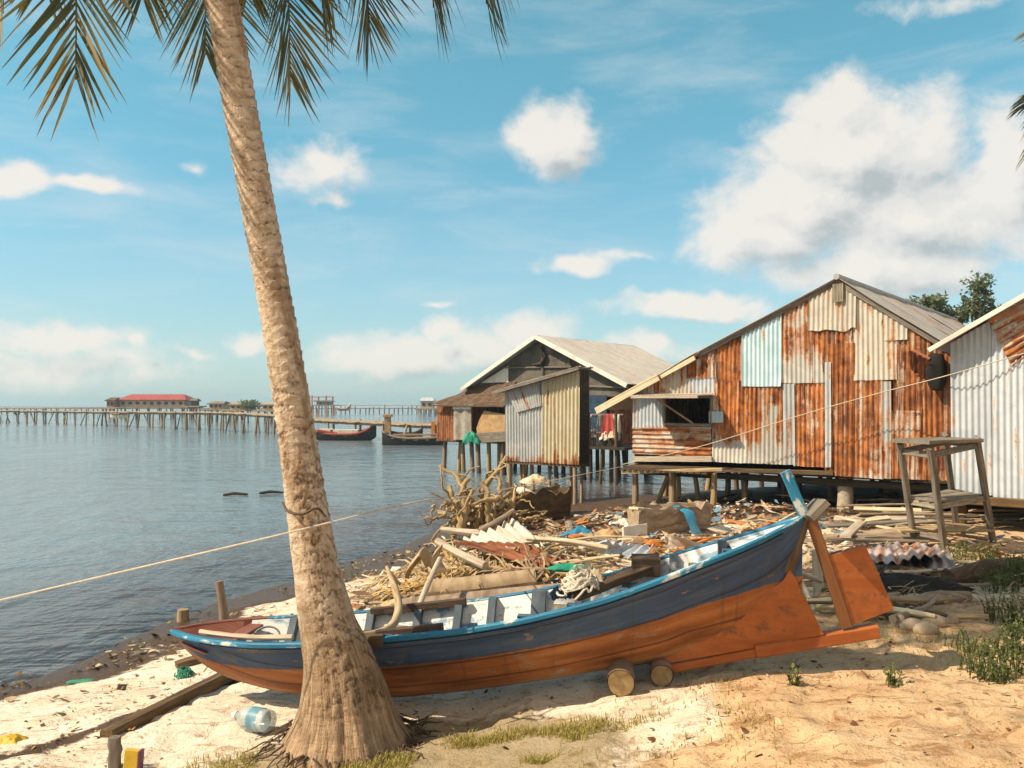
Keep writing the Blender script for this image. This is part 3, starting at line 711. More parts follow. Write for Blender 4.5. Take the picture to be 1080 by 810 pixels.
# gunwale rails, near and far, with the paint rubbed off along the edge
for s in (1, -1):
    mb = MB(); ring = np.array([(-.030, -.026), (.006, -.022), (.012, -.016), (.012, .002), (.006, .009), (-.026, .010), (-.033, .003), (-.033, -.02), (-.030, -.026)])
    Pg = np.zeros((NS, 9, 3)); Ug = np.zeros((NS, 9, 3))
    for i in range(NS):
        kk = min(1.0, HB[i] / .05)
        for j, (a, c) in enumerate(ring): Pg[i, j] = hp(i, HB[i] + a * kk + .004, SZ[i] + c, s); Ug[i, j] = (SX[i] + 3 * s, j * .02, 0)
    kb = ps > (330 if s > 0 else 262)
    mb.grid(Pg[kb], Ug[kb], flip=(s < 0)); mb.build('gunwale', 'blue_paint', boat, smooth=40)
    mb = MB(); kf = ~kb | (np.abs(ps - (330 if s > 0 else 262)) < 5); mb.grid(Pg[kf], Ug[kf], flip=(s < 0)); mb.build('bow_gunwale', 'blue_paint' if s > 0 else 'rust_paint', boat, smooth=40)
    # narrow rubbing strake just under the rail
    mb = MB(); ii = [i for i in range(6, NS - 3)]
    Pr = np.zeros((len(ii), 5, 3)); Ur = np.zeros_like(Pr)
    for q, i in enumerate(ii):
        for j, (a, c) in enumerate([(0, -.030), (.014, -.034), (.016, -.055), (.013, -.062), (-.01, -.062)]):
            y = np.interp(SZ[i] + c, *[np.array(v) for v in (section(i, tj)[1], section(i, tj)[0])]); Pr[q, j] = hp(i, y + a, SZ[i] + c, s); Ur[q, j] = (SX[i] + 5, .55 + j * .02, 0)
    mb.grid(Pr, Ur, np.full((len(ii), 5), .1), flip=(s > 0)); mb.build('rubbing_strake', 'hull_paint', boat, smooth=40)
# white plank lying along the near bow rail
mb = MB(); ii = [i for i in range(NS) if 222 < ps[i] < 335]
mb.tube([hp(i, HB[i] - .045, SZ[i] + .028, 1) for i in ii], [.018] * len(ii), 6, rough=.3); mb.build('rail_batten', 'pale_wood', boat, smooth=50)
# ribs on both sides
def idx(px): return int(np.argmin(np.abs(ps - px)))
RIBS = [296, 378, 428, 470, 512, 560, 610, 660, 712, 765]
for n_, px in enumerate(RIBS):
    i = idx(px)
    for s in (-1, 1):
        mb = MB(); tt = np.linspace(.16, 1.0, 12); wd = .024 if n_ != 5 else .045
        P = np.zeros((12, 5, 3)); U = np.zeros_like(P)
        for q, t in enumerate(tt):
            y0, z0 = section(i, t, .027, .035); y1, z1 = section(i, t, .027 + np.interp(t, [.16, 1], [.10, .065]), .035)
            top = .012 if t == 1 else 0
            c = [(y0, z0, -wd), (y1, z1, -wd), (y1, z1, wd), (y0, z0, wd), (y0, z0, -wd)]
            for j, (y, z, a) in enumerate(c): P[q, j] = hp(i, float(y), float(z) + top, s) + AX * a; U[q, j] = (t + n_, j * .04, 0)
        mb.grid(P, U, flip=(s < 0)); mb.add(P[-1][:4], [(0, 1, 2, 3) if s < 0 else (3, 2, 1, 0)], U[-1][:4]); mb.build('rib', 'rib_shade_paint', boat, smooth=40)
# cross benches, floor boards and the inner rail
for px, zz_ in ((255, -.03), (405, -.10), (590, -.12), (742, -.10)):
    i = idx(px); mb = MB(); y = HB[i] * .80 - .03; z = SZ[i] + zz_
    mb.beam(hp(i, y, z, -1), hp(i, y, z, 1), .15 if px > 300 else .10, .026, jit=.002, seed=px); mb.build('thwart', 'grey_wood' if px > 300 else 'rust_paint', boat, smooth=40)
for q in range(4):
    o = (q - 1.5) * .068; i0, i1 = idx(300), idx(585); n_ = 13; ii = np.linspace(i0, i1, n_).astype(int)
    mb = MB()
    for a, c in zip(ii[:-1], ii[1:]): mb.beam(hp(a, o, KZ[a] + .135 + abs(o) * .10, 1), hp(c, o, KZ[c] + .135 + abs(o) * .10, 1), .062, .016, seg=1, seed=q * 50 + a)
    mb.build('floor_board', 'grey_wood', boat, smooth=40)
for s in (-1, 1):
    i0, i1 = idx(372), idx(480); ii = np.linspace(i0, i1, 8).astype(int); mb = MB()
    for a, c in zip(ii[:-1], ii[1:]): mb.beam(hp(a, HB[a] - .075, SZ[a] + .012, s), hp(c, HB[c] - .075, SZ[c] + .012, s), .045, .05, seg=1, seed=a)
    mb.build('inner_rail', 'brown_wood', boat, smooth=40)
# bow platform
i0, i1 = 2, idx(236); mb = MB(); q = []
ii = np.linspace(i0, i1, 8).astype(int)
P = np.array([[hp(i, max(HB[i] - .03, .004) * t, SZ[i] - .055 - .05 * (i / i1), 1) for t in np.linspace(-1, 1, 5)] for i in ii]); mb.grid(P, uv=P, flip=False); mb.build('bow_deck', 'rust_paint', boat, smooth=40)
# stern: short deck, deadwood fin, sternpost, heel beam, rudder, post
i0, i1 = idx(775), NS - 2; ii = np.linspace(i0, i1, 7).astype(int); mb = MB()
P = np.array([[hp(i, max(HB[i] - .03, .004) * t, SZ[i] - .02, 1) for t in np.linspace(-1, 1, 5)] for i in ii]); mb.grid(P, uv=P); mb.build('stern_deck', 'white_blue_paint', boat, smooth=40)
DS = 4.95
def sp(px, py, d=None): return at(px, py, DS if d is None else d) if d is not None else at(px, py, _dc(px))
def skeg_poly(pxs): return [sp(*q) for q in pxs]
mb = MB(); mb.prism(skeg_poly([(700, 699), (690, 686), (760, 655), (825, 612), (832, 600), (837, 607), (852, 636), (868, 668), (800, 682), (740, 692)]), .05, SIDE); mb.build('deadwood', 'orange_paint', boat)
mb = MB(); mb.beam(sp(849, 545), sp(831, 604), .05, .06, up=AX, seg=4, jit=.002); mb.build('sternpost', 'brown_wood', boat, smooth=40)
mb = MB(); mb.beam(sp(700, 706), sp(805, 686), .055, .05, seg=3, jit=.002); mb.beam(sp(796, 686), sp(925, 665), .085, .075, seg=3, seed=4, jit=.002)
mb.build('heel_beam', 'orange_paint', boat, smooth=40)
rud = MB(); rud.prism(skeg_poly([(866, 588), (888, 582), (912, 575), (927, 607), (942, 642), (918, 651), (893, 660)]), .035, SIDE)
ro = rud.build('rudder', 'orange_paint', boat)
mb = MB(); mb.beam(sp(853, 540), sp(893, 661), .05, .062, up=AX, seg=4, jit=.0015); mb.build('rudder_stock', 'dull_paint', ro, smooth=40)
mb = MB(); mb.beam(sp(850, 548), sp(828, 497), .045, .06, up=AX, seg=4, jit=.002); mb.build('stern_horn', 'blue_paint', boat, smooth=40)
mb = MB(); mb.beam(sp(850, 546), sp(867, 529), .27, .045, up=(0, .1, 1), seg=2); mb.build('stern_cap', 'grey_wood', boat, smooth=40)
mb = MB(); mb.beam(sp(846, 556), sp(800, 572), .035, .045, seg=3); mb.build('stern_brace', 'blue_paint', boat, smooth=40)
# rollers
for q, (px, py, r, lab) in enumerate([(655, 720, .080, 'larger sawn log roller under the hull, nearer the palm'), (698, 713, .066, 'smaller sawn log roller under the hull, nearer the rudder')]):
    gq = G(px, py + r / 4.75 * FPX); c = gq + np.array([0, 0, r * .96]); c2_ = c + np.array([.12, .95, .03]); t = thing('log_roller', lab, 'log', (c[0], c[1], c[2] - r), group='log rollers under the boat')
    mb = MB(); n_ = 10; mb.tube([c + (c2_ - c) * k / n_ for k in range(n_ + 1)], r, 22, cap=False, rough=.10, seed=q + 2); mb.build('bark', 'palm_log', t, smooth=60)
    mb = MB(); mb.tube([c + (c2_ - c) * .001, c + (c2_ - c) * .012, c + (c2_ - c) * .99], np.array([.93, .95, .95]) * r, 22, rough=.06, seed=q + 2); mb.build('sawn_end', 'log_end', t, smooth=40)
# things lying in and on the boat
def pole(name, lab, cat, pts, rad, m='driftwood', group=None, rough=.12, n=9, seed=0, k=14):
    mb = MB(); c = catmull(pts, k) if len(pts) > 2 else np.linspace(pts[0], pts[1], k)
    r = np.interp(np.linspace(0, 1, k), np.linspace(0, 1, len(rad)), rad) if hasattr(rad, '__len__') else rad
    mb.tube(c, r, n, rough=rough, seed=seed); return tag(mb.build(name, m, smooth=60), lab, cat, group)
i = idx(405)
pole('bent_branch', 'pale bent branch hooked over the boat rail beside the palm trunk', 'driftwood', [at(408, 598, 5.85), at(418, 625, 5.6), at(420, 645, 5.35), at(412, 661, 5.15), at(397, 668, 5.02), at(380, 670, 4.98)], [.012, .022, .026, .026, .024, .02])
mb = MB(); mb.beam(at(352, 674, 4.96), at(404, 675, 4.93), .07, .06, jit=.006, seg=6, seed=3); tag(mb.build('weathered_block', 'brown_wood', smooth=50), 'dark weathered timber resting on the near rail beside the trunk', 'timber')
mb = MB(); th_ = np.linspace(0, 2 * PI, 26); cc_ = at(281, 672, 5.5); mb.tube([cc_ + np.array([math.cos(a) * .085, math.sin(a) * .05, math.sin(a) * .055]) for a in th_], .007, 6, cap=False); tag(mb.build('wire_hoop', 'metal_wire', smooth=60), 'thin wire hoop lying inside the bow of the boat', 'hoop')
a, c = at(606, 630, 5.05), at(690, 597, 5.28)
mb = MB(); mb.beam(a + (0, 0, .01), c, .10, .05, jit=.003, seed=9); tag(mb.build('timber_beam', 'brown_wood', smooth=40), 'brown timber beam lying lengthwise inside the boat', 'timber')
mb = MB(); e = at(681, 596, 5.3); mb.box(e, .17, .16, .115, rz=-.1); tag(mb.build('wooden_block', 'brown_wood', smooth=40), 'square wooden block on the end of the beam inside the boat', 'block')
def rope_heap(name, lab, cat, c, r, h, n, m, seed, th=.008):
    rs = np.random.default_rng(seed); mb = MB(); c = np.asarray(c, float)
    for k in range(n):
        a = rs.uniform(0, 2 * PI); L = rs.uniform(.5, 1); pts = []
        for t in np.linspace(0, 1, 9):
            aa = a + t * rs.uniform(1.2, 3.5); rr = r * L * (1 - .35 * t) * (1 + .2 * rs.normal() * .4)
            pts.append(c + np.array([math.cos(aa) * rr, math.sin(aa) * rr, max(.0, h * (1 - (rr / r) ** 1.4)) + rs.normal() * .01]))
        mb.tube(catmull(pts, 20), th, 5, seed=k)
    return tag(mb.build(name, m, smooth=60), lab, cat)
rope_heap('rope_heap', 'heap of pale rope and netting on the boat rail', 'rope', at(612, 626, 5.08), .14, .17, 36, 'rope', 4)
def cloth(name, lab, cat, c, sx, sy, h, m, seed, rz=0, group=None, n=22, rag=.25, lump=3.0, parent=None):
    """crumpled bag or rag with thickness, draped on what is below"""
    rs = np.random.default_rng(seed); o = rs.random(2) * 90; u = np.linspace(-1, 1, n); UU, VV = np.meshgrid(u, u, indexing='ij')
    rr = np.maximum(np.abs(UU), np.abs(VV)); k = 1 + rag * (fbm(UU * 1.5 + o[0], VV * 1.5 + o[1], 3) - .5) * 2
    x = UU * sx / 2 * k; y = VV * sy / 2 * k; ridge = 1 - np.abs(2 * fbm(UU * lump * .5 + o[1], VV * lump * .5 + o[0], 4) - 1)
    z = h * (1 - rr ** 2.2) * .55 + h * .75 * (ridge - .55) * (1 - .35 * rr)
    ca, sa = math.cos(rz), math.sin(rz); X_ = x * ca - y * sa; Y_ = x * sa + y * ca
    P = np.stack([X_ + c[0], Y_ + c[1], np.maximum(z, .004) + c[2]], 2)
    mb = MB(); mb.grid(P, uv=P); Q = P.copy(); Q[..., 2] -= .012; mb.grid(Q, uv=Q, flip=True)
    for A_, B_, fl in ((P[0], Q[0], 0), (P[-1], Q[-1], 1), (P[:, 0], Q[:, 0], 1), (P[:, -1], Q[:, -1], 0)): mb.grid(np.stack([A_, B_], 1), flip=bool(fl))
    return tag(mb.build(name, m, parent, smooth=180), lab, cat, group)
cloth('blue_rag', 'small dark blue rag beside the rope heap on the boat', 'rag', at(592, 630, 5.15), .12, .10, .09, 'dark_blue', 3)
cloth('cream_rag', 'cream cloth bundle standing up out of the rope heap', 'rag', at(622, 620, 5.2) + (0, 0, .0), .17, .16, .20, 'cream_cloth', 5)
# ------------------------------------------------------------------ shacks
WD = np.array([.789, -.614, 0]); WD /= np.linalg.norm(WD); WN = np.array([-WD[1] * -1, 0, 0]); WN = np.array([WD[1], -WD[0], 0]); BK = -WN
UPV = np.array([0, 0, 1.])
class Wall:
    """a vertical wall plane through A along WD; (px, py) of the photograph -> metres along, height"""
    def __init__(s, A): s.A = np.array([A[0], A[1], 0.0])
    def uz(s, px, py):
        k = (px - CX) / FPX; u = (k * s.A[1] - s.A[0]) / (WD[0] - k * WD[1]); d = s.A[1] + u * WD[1]
        return u, CAM[2] - (py - HOR) / FPX * d
    def pt(s, u, z, out=0.0): return s.A + WD * u + UPV * z + WN * out
    def px(s, px, py, out=0.0): return s.pt(*s.uz(px, py), out)
def corr(mb, wall, u0, u1, zb, zt, out, pitch=.076, amp=.013, rust=None, rows=10, seed=0, horiz=False, ragged=.006):
    """corrugated sheet on a wall; zb and zt may be functions of u"""
    rs = np.random.default_rng(seed); fb = zb if callable(zb) else (lambda u: zb + 0 * u); ft = zt if callable(zt) else (lambda u: zt + 0 * u)
    nu = max(8, int((u1 - u0) / pitch * 7)) if not horiz else 8
    u = np.linspace(u0, u1, nu); B, T = fb(u), ft(u); B = B + ragged * (vnoise(u * 9 + seed, u * 0) - .5) * 2
    if horiz: rows = max(8, int((T - B).max() / pitch * 7))
    t = np.linspace(0, 1, rows + 1)
    Z = B[:, None] + (T - B)[:, None] * t[None]; UU = np.repeat(u[:, None], rows + 1, 1)
    ph = (Z if horiz else UU) * 2 * PI / pitch
    sk = rs.normal() * .009; vv = (Z - B.min()) / max((T - B).max(), .01); UU = UU + sk * (Z - Z.mean()); cu = rs.uniform(-1, 1, 2)
    o = out + .035 * np.clip(1 - vv * 6, 0, 1) ** 2 * np.clip(cu[0] * 1.6 * ((UU - u0) / (u1 - u0) - .5) + .1, 0, 1) + amp * np.sin(ph) + .010 * (fbm(UU * 1.1 + seed * 3.3, Z * .9 + seed, 2) - .5) * 2
    P = wall.A[None, None] + WD * UU[..., None] + UPV * Z[..., None] + WN * o[..., None]
    f = rust((UU - u0) / (u1 - u0), np.clip((Z - B.min()) / max(T.max() - B.min(), .01), 0, 1)) if callable(rust) else np.full(UU.shape, rust if rust is not None else .3)
    UV = np.stack([UU + seed * 1.7, 0 * UU, Z + seed * .9], 2)
    if horiz: UV = np.stack([Z, 0 * Z, UU * 1.0 + seed], 2)
    mb.grid(P, UV, f + 0 * UU)
def roofsheet(mb, a, b_, c, d, pitch=.076, amp=.010, rust=.3, rows=12, seed=0, sag=.02):
    """corrugated roof over the quad a-b (ridge side) d-c (eave side); corrugations run ridge to eave"""
    a, b_, c, d = [np.asarray(q, float) for q in (a, b_, c, d)]; n = max(8, int(np.linalg.norm(b_ - a) / pitch * 6)); s_ = np.linspace(0, 1, n); t = np.linspace(0, 1, rows)
    top = a + (b_ - a) * s_[:, None]; bot = d + (c - d) * s_[:, None]; N = nrm(np.cross(b_ - a, d - a)); N = N if N[2] > 0 else -N
    P = top[:, None] * (1 - t)[None, :, None] + bot[:, None] * t[None, :, None]
    o = amp * np.sin(s_ * np.linalg.norm(b_ - a) * 2 * PI / pitch)[:, None] + sag * (fbm(s_[:, None] * 5 + seed, t[None] * 3 + 0 * s_[:, None], 2) - .5) * 2
    P = P + N * o[..., None]
    UV = np.stack([np.repeat(s_[:, None] * np.linalg.norm(b_ - a), rows, 1), 0 * o, np.repeat(t[None] * np.linalg.norm(d - a), n, 0)], 2)
    mb.grid(P, UV, rust + 0 * o)
def stilt(mb, x, y, ztop, r, seed, lean=(0, 0), zbot=None, n=9):
    zb_ = (hz(x, y) - .15) if zbot is None else zbot
    mb.tube([(x + lean[0], y + lean[1], zb_), (x + lean[0] * .5 + .01, y + lean[1] * .5, (zb_ + ztop) / 2), (x, y, ztop)], [r * 1.08, r, r * .95], n, rough=.12, seed=seed)

# ---- the big rusty shack
bw = Wall(at(668, 490, 16.0)); ZF = bw.uz(668, 490)[1]
ux = lambda px: bw.uz(px, 424)[0]
uL, uA, uR = ux(637), ux(885), ux(1003)
zL, zA, zR = bw.uz(637, 429)[1], bw.uz(885, 296)[1], bw.uz(1000, 366)[1] - .03
def rake(u): return np.where(u < uA, zL + (zA - zL) * (u - uL) / (uA - uL), zA + (zR - zA) * (u - uA) / (uR - uA))
under = lambda u: rake(u) - .05
big = thing('rusty_shack', 'large gabled stilt shack of patched rusty corrugated iron', 'shack', bw.pt((ux(668) + uR) / 2, ZF - .6))
LEN = 9.2
# zoom-picture coordinates of each iron sheet: x0, y0 (None: up to the roof), x1, y1, material, rust, out, kind
Zx = lambda x: 640 + x * .4074; Zy = lambda y: 280 + y * .4074
fade = lambda a, b_, lo=.1, hi=.85: (lambda u, v: lo + (hi - lo) * sstep(a, b_, v))
SH = [
 (68, None, 212, 345, 'iron_cream', .36, .012, 0), (68, 345, 155, 420, 'iron_grey', .16, .020, 0), (208, None, 284, 292, 'iron_rust', .62, .028, 0), (212, 288, 282, 343, 'iron_grey', .2, .018, 0),
 (68, 416, 272, 492, 'iron_rust', .62, .026, 1), (280, None, 360, 300, 'iron_rust', .74, .012, 0), (352, None, 455, 313, 'iron_blue', .07, .046, 0),
 (448, None, 534, 304, 'iron_rust', fade(.05, .5, .25, .60), .034, 0), (528, None, 640, 303, 'iron_rust', fade(.1, .5, .2, .6), .022, 0),
 (640, None, 752, 297, 'iron_cream', .22, .030, 0), (718, None, 780, 194, 'iron_cream', .26, .046, 0), (742, None, 818, 386, 'iron_rust', .53, .018, 0),
 (274, 298, 372, 510, 'iron_rust', fade(.12, .34, .08, .66), .020, 0), (366, 312, 465, 513, 'iron_rust', fade(.05, .36, .1, .58), .030, 0), (458, 306, 489, 516, 'iron_slate', .26, .040, 0),
 (484, 304, 574, 521, 'iron_rust', .68, .022, 0), (568, 202, 642, 545, 'iron_rust', .86, .036, 0), (567, 250, 584, 522, 'iron_slate', .24, .056, 0),
 (638, 294, 718, 550, 'iron_rust', lambda u, v: .60 - .22 * sstep(.2, .0, v), .026, 0), (713, 300, 738, 551, 'iron_slate', .34, .042, 0), (732, 376, 814, 553, 'iron_rust', .52, .030, 0),
 (808, None, 897, 557, 'iron_rust', .76, .012, 0), (268, 378, 304, 406, 'iron_blue', .12, .05, 0)]
for q, (x0, y0, x1, y1, m, ru, out, hzn_) in enumerate(SH):
    u0, u1 = ux(Zx(x0)), ux(Zx(x1)); um = Zx((x0 + x1) / 2)
    zb_ = bw.uz(um, Zy(y1))[1]; zt_ = under if y0 is None else (lambda u, z=bw.uz(um, Zy(y0))[1]: np.minimum(z, under(u)))
    mb = MB(); corr(mb, bw, u0, u1, zb_, zt_, out, rust=ru, seed=q + 1, horiz=bool(hzn_), pitch=.076 if not hzn_ else .085); mb.build('wall_sheet', m, big, smooth=180)
# hanging torn sheet under the ridge
mb = MB(); u0, u1 = ux(Zx(526)), ux(Zx(648)); corr(mb, bw, u0, u1, lambda u: bw.uz(870, Zy(176))[1] + .05 * vnoise(u * 6, u * 0 + 3) + .05 * np.abs(u - (u0 + u1) / 2), under, .06, rust=.24, seed=44, ragged=.03); mb.build('wall_sheet', 'iron_cream', big, smooth=180)
mb = MB(); mb.beam(bw.px(886, 300, .10), bw.px(886, 319, .10), .17, .03, up=WN); mb.build('ridge_board', 'grey_wood', big, smooth=40)
# roof
def rp(u, back, dz=0.0, out=0.0): return bw.pt(u, float(rake(np.array(u))) + dz) + BK * (back - out)
uRe = uR + .16
zRe = float(rake(np.array(uRe)))
mb = MB(); k = 4; e = np.linspace(-.14, LEN, k + 1)
uM = ux(735)
for j in range(k): roofsheet(mb, rp(uA, e[j], .03), rp(uA, e[j + 1] + .05, .03), rp(uM - .25, e[j + 1] + .05, .045), rp(uM - .25, e[j], .045), rust=.22, seed=j)
mb.build('roof', 'iron_roof', big, smooth=180)
mb = MB(); roofsheet(mb, rp(uM + .1, -.22, .02), rp(uM + .1, LEN, .02), rp(uL - .05, LEN, -.02), rp(uL - .05, -.22, -.02), rust=.22, seed=9); mb.build('roof', 'iron_pale', big, smooth=180)
mb = MB()
for j, mm in enumerate([.18, .3, .22, .4]): roofsheet(mb, rp(uA, e[j], .034 + .006 * j), rp(uA, e[j + 1] + .06, .034 + .006 * j), rp(uRe, e[j + 1] + .06, .03 + .006 * j), rp(uRe, e[j], .03 + .006 * j), rust=mm, seed=20 + j, sag=.015)
mb.build('roof', 'iron_roof', big, smooth=180)
mb = MB(); mb.tube([rp(uA, -.15, .05), rp(uA, 4, .055), rp(uA, LEN, .05)], .05, 10); mb.build('ridge_cap', 'iron_roof', big, smooth=180)
mb = MB(); mb.beam(rp(uM + .05, 0, .0, .06), rp(uA, 0, -.02, .06), .035, .09); mb.beam(rp(uA, 0, -.02, .06), rp(uRe, 0, -.02, .06), .035, .09); mb.build('barge_board', 'grey_wood', big, smooth=40)
mb = MB(); mb.beam(rp(uL - .05, 0, -.06, .20), rp(ux(700), 0, -.045, .19), .04, .13); mb.beam(rp(ux(702), 0, -.05, .185), rp(uM + .05, 0, -.045, .18), .04, .09); mb.build('barge_board', 'pale_wood', big, smooth=40)
# side, back and floor close the room
mb = MB(); uS = ux(668) + .02
for (ua, ub, zb_) in ((uS, uS, ZF), (uR - .02, uR - .02, ZF)):
    zt_ = float(rake(np.array(ua))) - .04; A0, A1 = bw.pt(ua, zb_) + BK * .02, bw.pt(ua, zb_) + BK * (LEN - .1); mb = MB()
    roofsheet(mb, A0 + UPV * (zt_ - zb_), A1 + UPV * (zt_ - zb_), A1, A0, rust=.6, seed=31); mb.build('side_wall', 'iron_rust', big, smooth=180)
mb = MB(); corr(mb, Wall(bw.A + BK * (LEN - .15)), uS, uR, ZF, under, 0, rust=.6, seed=77); mb.build('back_wall', 'iron_rust', big, smooth=180)
mb = MB(); P = [bw.pt(uS, ZF - .02) , bw.pt(uR, ZF - .02), bw.pt(uR, ZF - .02) + BK * (LEN - .2), bw.pt(uS, ZF - .02) + BK * (LEN - .2)]; mb.prism(P, .05, UPV)
for kk in range(6): mb.beam(bw.pt(uS - .1, ZF - .13) + BK * (.15 + kk * 1.6), bw.pt(uR + .1, ZF - .13) + BK * (.15 + kk * 1.6), .09, .11)
mb.build('floor', 'dark_wood', big)
mb = MB(); mb.beam(bw.px(664, 492, .05), bw.px(880, 499, .05), .06, .075, jit=.004, seg=8); mb.build('floor_beam', 'brown_wood', big, smooth=40)
mb = MB(); mb.beam(bw.px(666, 497, .34), bw.px(771, 494, .34), .07, .06, jit=.005, seg=6, seed=2); mb.build('deck_pole', 'driftwood', big, smooth=40)
mb = MB()
for kk in range(14): 
    u_ = ux(668) + kk * .125; mb.beam(bw.pt(u_, ZF - .04, .0), bw.pt(u_, ZF - .06, .42), .10, .025, seed=kk)
mb.build('deck', 'brown_wood', big, smooth=40)
mb = MB(); mb.beam(bw.px(668, 484, .05), bw.px(752, 484, .05), .03, .10, seg=5, jit=.003); mb.build('sill_plank', 'pale_wood', big, smooth=40)
# window with a propped-up flap
uw0, uw1 = ux(Zx(150)), ux(Zx(273)); zw0, zw1 = bw.uz(Zx(210), Zy(412))[1], bw.uz(Zx(210), Zy(340))[1]
win = MB(); 
for p0_, p1_ in (((uw0, zw0), (uw1, zw0)), ((uw0, zw1), (uw1, zw1)), ((uw0, zw0), (uw0, zw1)), ((uw1, zw0), (uw1, zw1))): win.beam(bw.pt(*p0_, .03), bw.pt(*p1_, .03), .05, .05, up=WN)
wf = win.build('window', 'grey_wood', big, smooth=40)
mb = MB(); roofsheet(mb, bw.pt(uw0 - .30, zw1 + .04, .05), bw.pt(uw1 + .06, zw1 + .04, .05), bw.pt(uw1 + .06, zw1 + .02, .72), bw.pt(uw0 - .30, zw1 + .02, .72), rust=.3, seed=5, sag=.005); mb.build('flap', 'iron_roof', wf, smooth=180)
mb = MB(); mb.beam(bw.pt(uw0 - .62, zw1 + .02, .08), bw.pt(uw1 + .10, zw1 + .045, .08), .05, .05); mb.beam(bw.pt(uw0 - .3, zw1 - .005, .70), bw.pt(uw1 + .06, zw1 - .005, .70), .04, .05); mb.build('flap_rail', 'pale_wood', wf, smooth=40)
mb = MB(); mb.tube([bw.pt(uw0 + .12, zw1 - .01, .62), bw.pt(uw1 - .35, zw0 + .03, .05)], .018, 7); mb.build('prop', 'driftwood', wf, smooth=60)
# stilts
rs = np.random.default_rng(5)
for px, r, py, lean in [(674, .06, 536, (0, 0)), (713, .065, 533, (.0, .0)), (757, .055, 537, (-.02, 0)), (775, .05, 536, (.03, .0)), (698, .045, 530, (-.28, .1)), (723, .045, 528, (.1, .05)), (706, .04, 526, (.03, .1))]:
    off = 0 if px in (674, 713, 757) else .5
    p = bw.px(px, 490, .0) + BK * (off - .15); mb = MB(); stilt(mb, p[0], p[1], ZF - .06, r, px, lean); mb.build('stilt', 'post_wood', big, smooth=60)
p = bw.px(886, 505) + BK * .25; mb = MB(); stilt(mb, p[0], p[1], ZF, .13, 9); mb.build('stilt', 'concrete', big, smooth=60)
for row in range(1, 6):
    for kk in range(6):
        p = bw.pt(ux(672) + kk * 1.02 + rs.normal() * .1, 0) + BK * (row * 1.5 + rs.normal() * .15); mb = MB(); stilt(mb, p[0], p[1], ZF - .05, .055, row * 9 + kk, rs.normal(size=2) * .06); mb.build('stilt', 'post_wood' if row < 3 else 'brown_wood', big, smooth=60)
# hood under the right eave
t = cloth('dark_sacking', 'dark sacking bundle hanging under the right eave of the rusty shack', 'sacking', (0, 0, 0), .1, .1, .01, 'dark_cloth', 1) if False else None
mb = MB(); cq = bw.px(990, 393, .16); th2 = np.linspace(0, 1, 14)
mb.tube([cq + UPV * (.26 - .52 * q) + WN * .02 * math.sin(q * 6) for q in th2], .115 * np.sin(np.clip(th2 * .80 + .14, 0, 1) * PI) ** .5 + .02, 18, rough=.5, seed=3); tag(mb.build('sacking_bundle', 'dark_cloth', smooth=180), 'dark sacking bundle hanging under the right eave of the rusty shack', 'bundle')
mb = MB(); roofsheet(mb, bw.px(962, 391, .05), bw.px(982, 401, .05), bw.px(986, 380, .38) + UPV * .0, bw.px(966, 371, .38), rust=.8, seed=3); mb.beam(bw.px(968, 371, .30), bw.px(985, 380, .30), .03, .06); tag(mb.build('broken_hood', 'iron_brown', smooth=180), 'small broken iron hood sticking out beside the sacking bundle', 'hood')

# ---- grey shack at the right edge
gw = Wall(at(1003, 520, 11.7)); gu = lambda px: gw.uz(px, 424)[0]
gz0 = gw.uz(1003, 520)[1]; za, zb2 = gw.uz(1003, 360)[1], gw.uz(1080, 316)[1]; sl = (zb2 - za) / (gu(1080) - gu(1003))
gA = gu(1003) + 2.7; zgA = za + sl * 2.7
gr_ = lambda u: np.where(u < gA, za + sl * (u - gu(1003)), zgA - sl * (u - gA))
gs = thing('grey_shack', 'pale grey corrugated iron shack cut off by the right edge', 'shack', gw.pt(2.5, gz0 - .4))
wid = [(0, .52), (.5, 1.02), (1.0, 1.5), (1.47, 2.2), (2.15, 2.9), (2.85, 3.6), (3.55, 4.4), (4.35, 5.4)]
for q, (a, c) in enumerate(wid):
    mb = MB(); corr(mb, gw, a, c, gz0 - .02 * (q % 2), lambda u: gr_(u) - .03, .01 + .012 * (q % 2), rust=.10 + .03 * (q % 3), seed=60 + q, rows=14); mb.build('wall_sheet', 'iron_grey', gs, smooth=180)
# rusty sheet nailed on slantwise
a, c_, d_, e_ = gw.px(1041, 334, .05), gw.px(1088, 312, .05), gw.px(1096, 366, .05), gw.px(1067, 386, .05)
mb = MB(); roofsheet(mb, a, e_, d_, c_, rust=.62, seed=6, pitch=.085, amp=.013); mb.build('wall_sheet', 'iron_rust', gs, smooth=180)
LG = 8
def gp(u, back, dz=0.0): return gw.pt(u, float(gr_(np.array(u))) + dz) + BK * back
mb = MB(); roofsheet(mb, gp(gA, -.3, .03), gp(gA, LG, .03), gp(-.22, LG, .03), gp(-.22, -.3, .03), rust=.2, seed=3); roofsheet(mb, gp(gA, -.3, .03), gp(gA, LG, .03), gp(5.6, LG, .03), gp(5.6, -.3, .03), rust=.25, seed=4); mb.build('roof', 'iron_roof', gs, smooth=180)
mb = MB(); mb.beam(gp(-.22, -.29, .0), gp(gA, -.29, .0), .03, .06); mb.beam(gp(gA, -.29, .0), gp(5.6, -.29, .0), .03, .10); mb.build('barge_board', 'white_board', gs, smooth=40)
mb = MB()
for ua in (.015, 5.385):
    zt_ = float(gr_(np.array(ua))) - .03; mb = MB(); A0, A1 = gw.pt(ua, gz0) + BK * .03, gw.pt(ua, gz0) + BK * (LG - .1); roofsheet(mb, A0 + UPV * (zt_ - gz0), A1 + UPV * (zt_ - gz0), A1, A0, rust=.2, seed=8); mb.build('side_wall', 'iron_grey', gs, smooth=180)
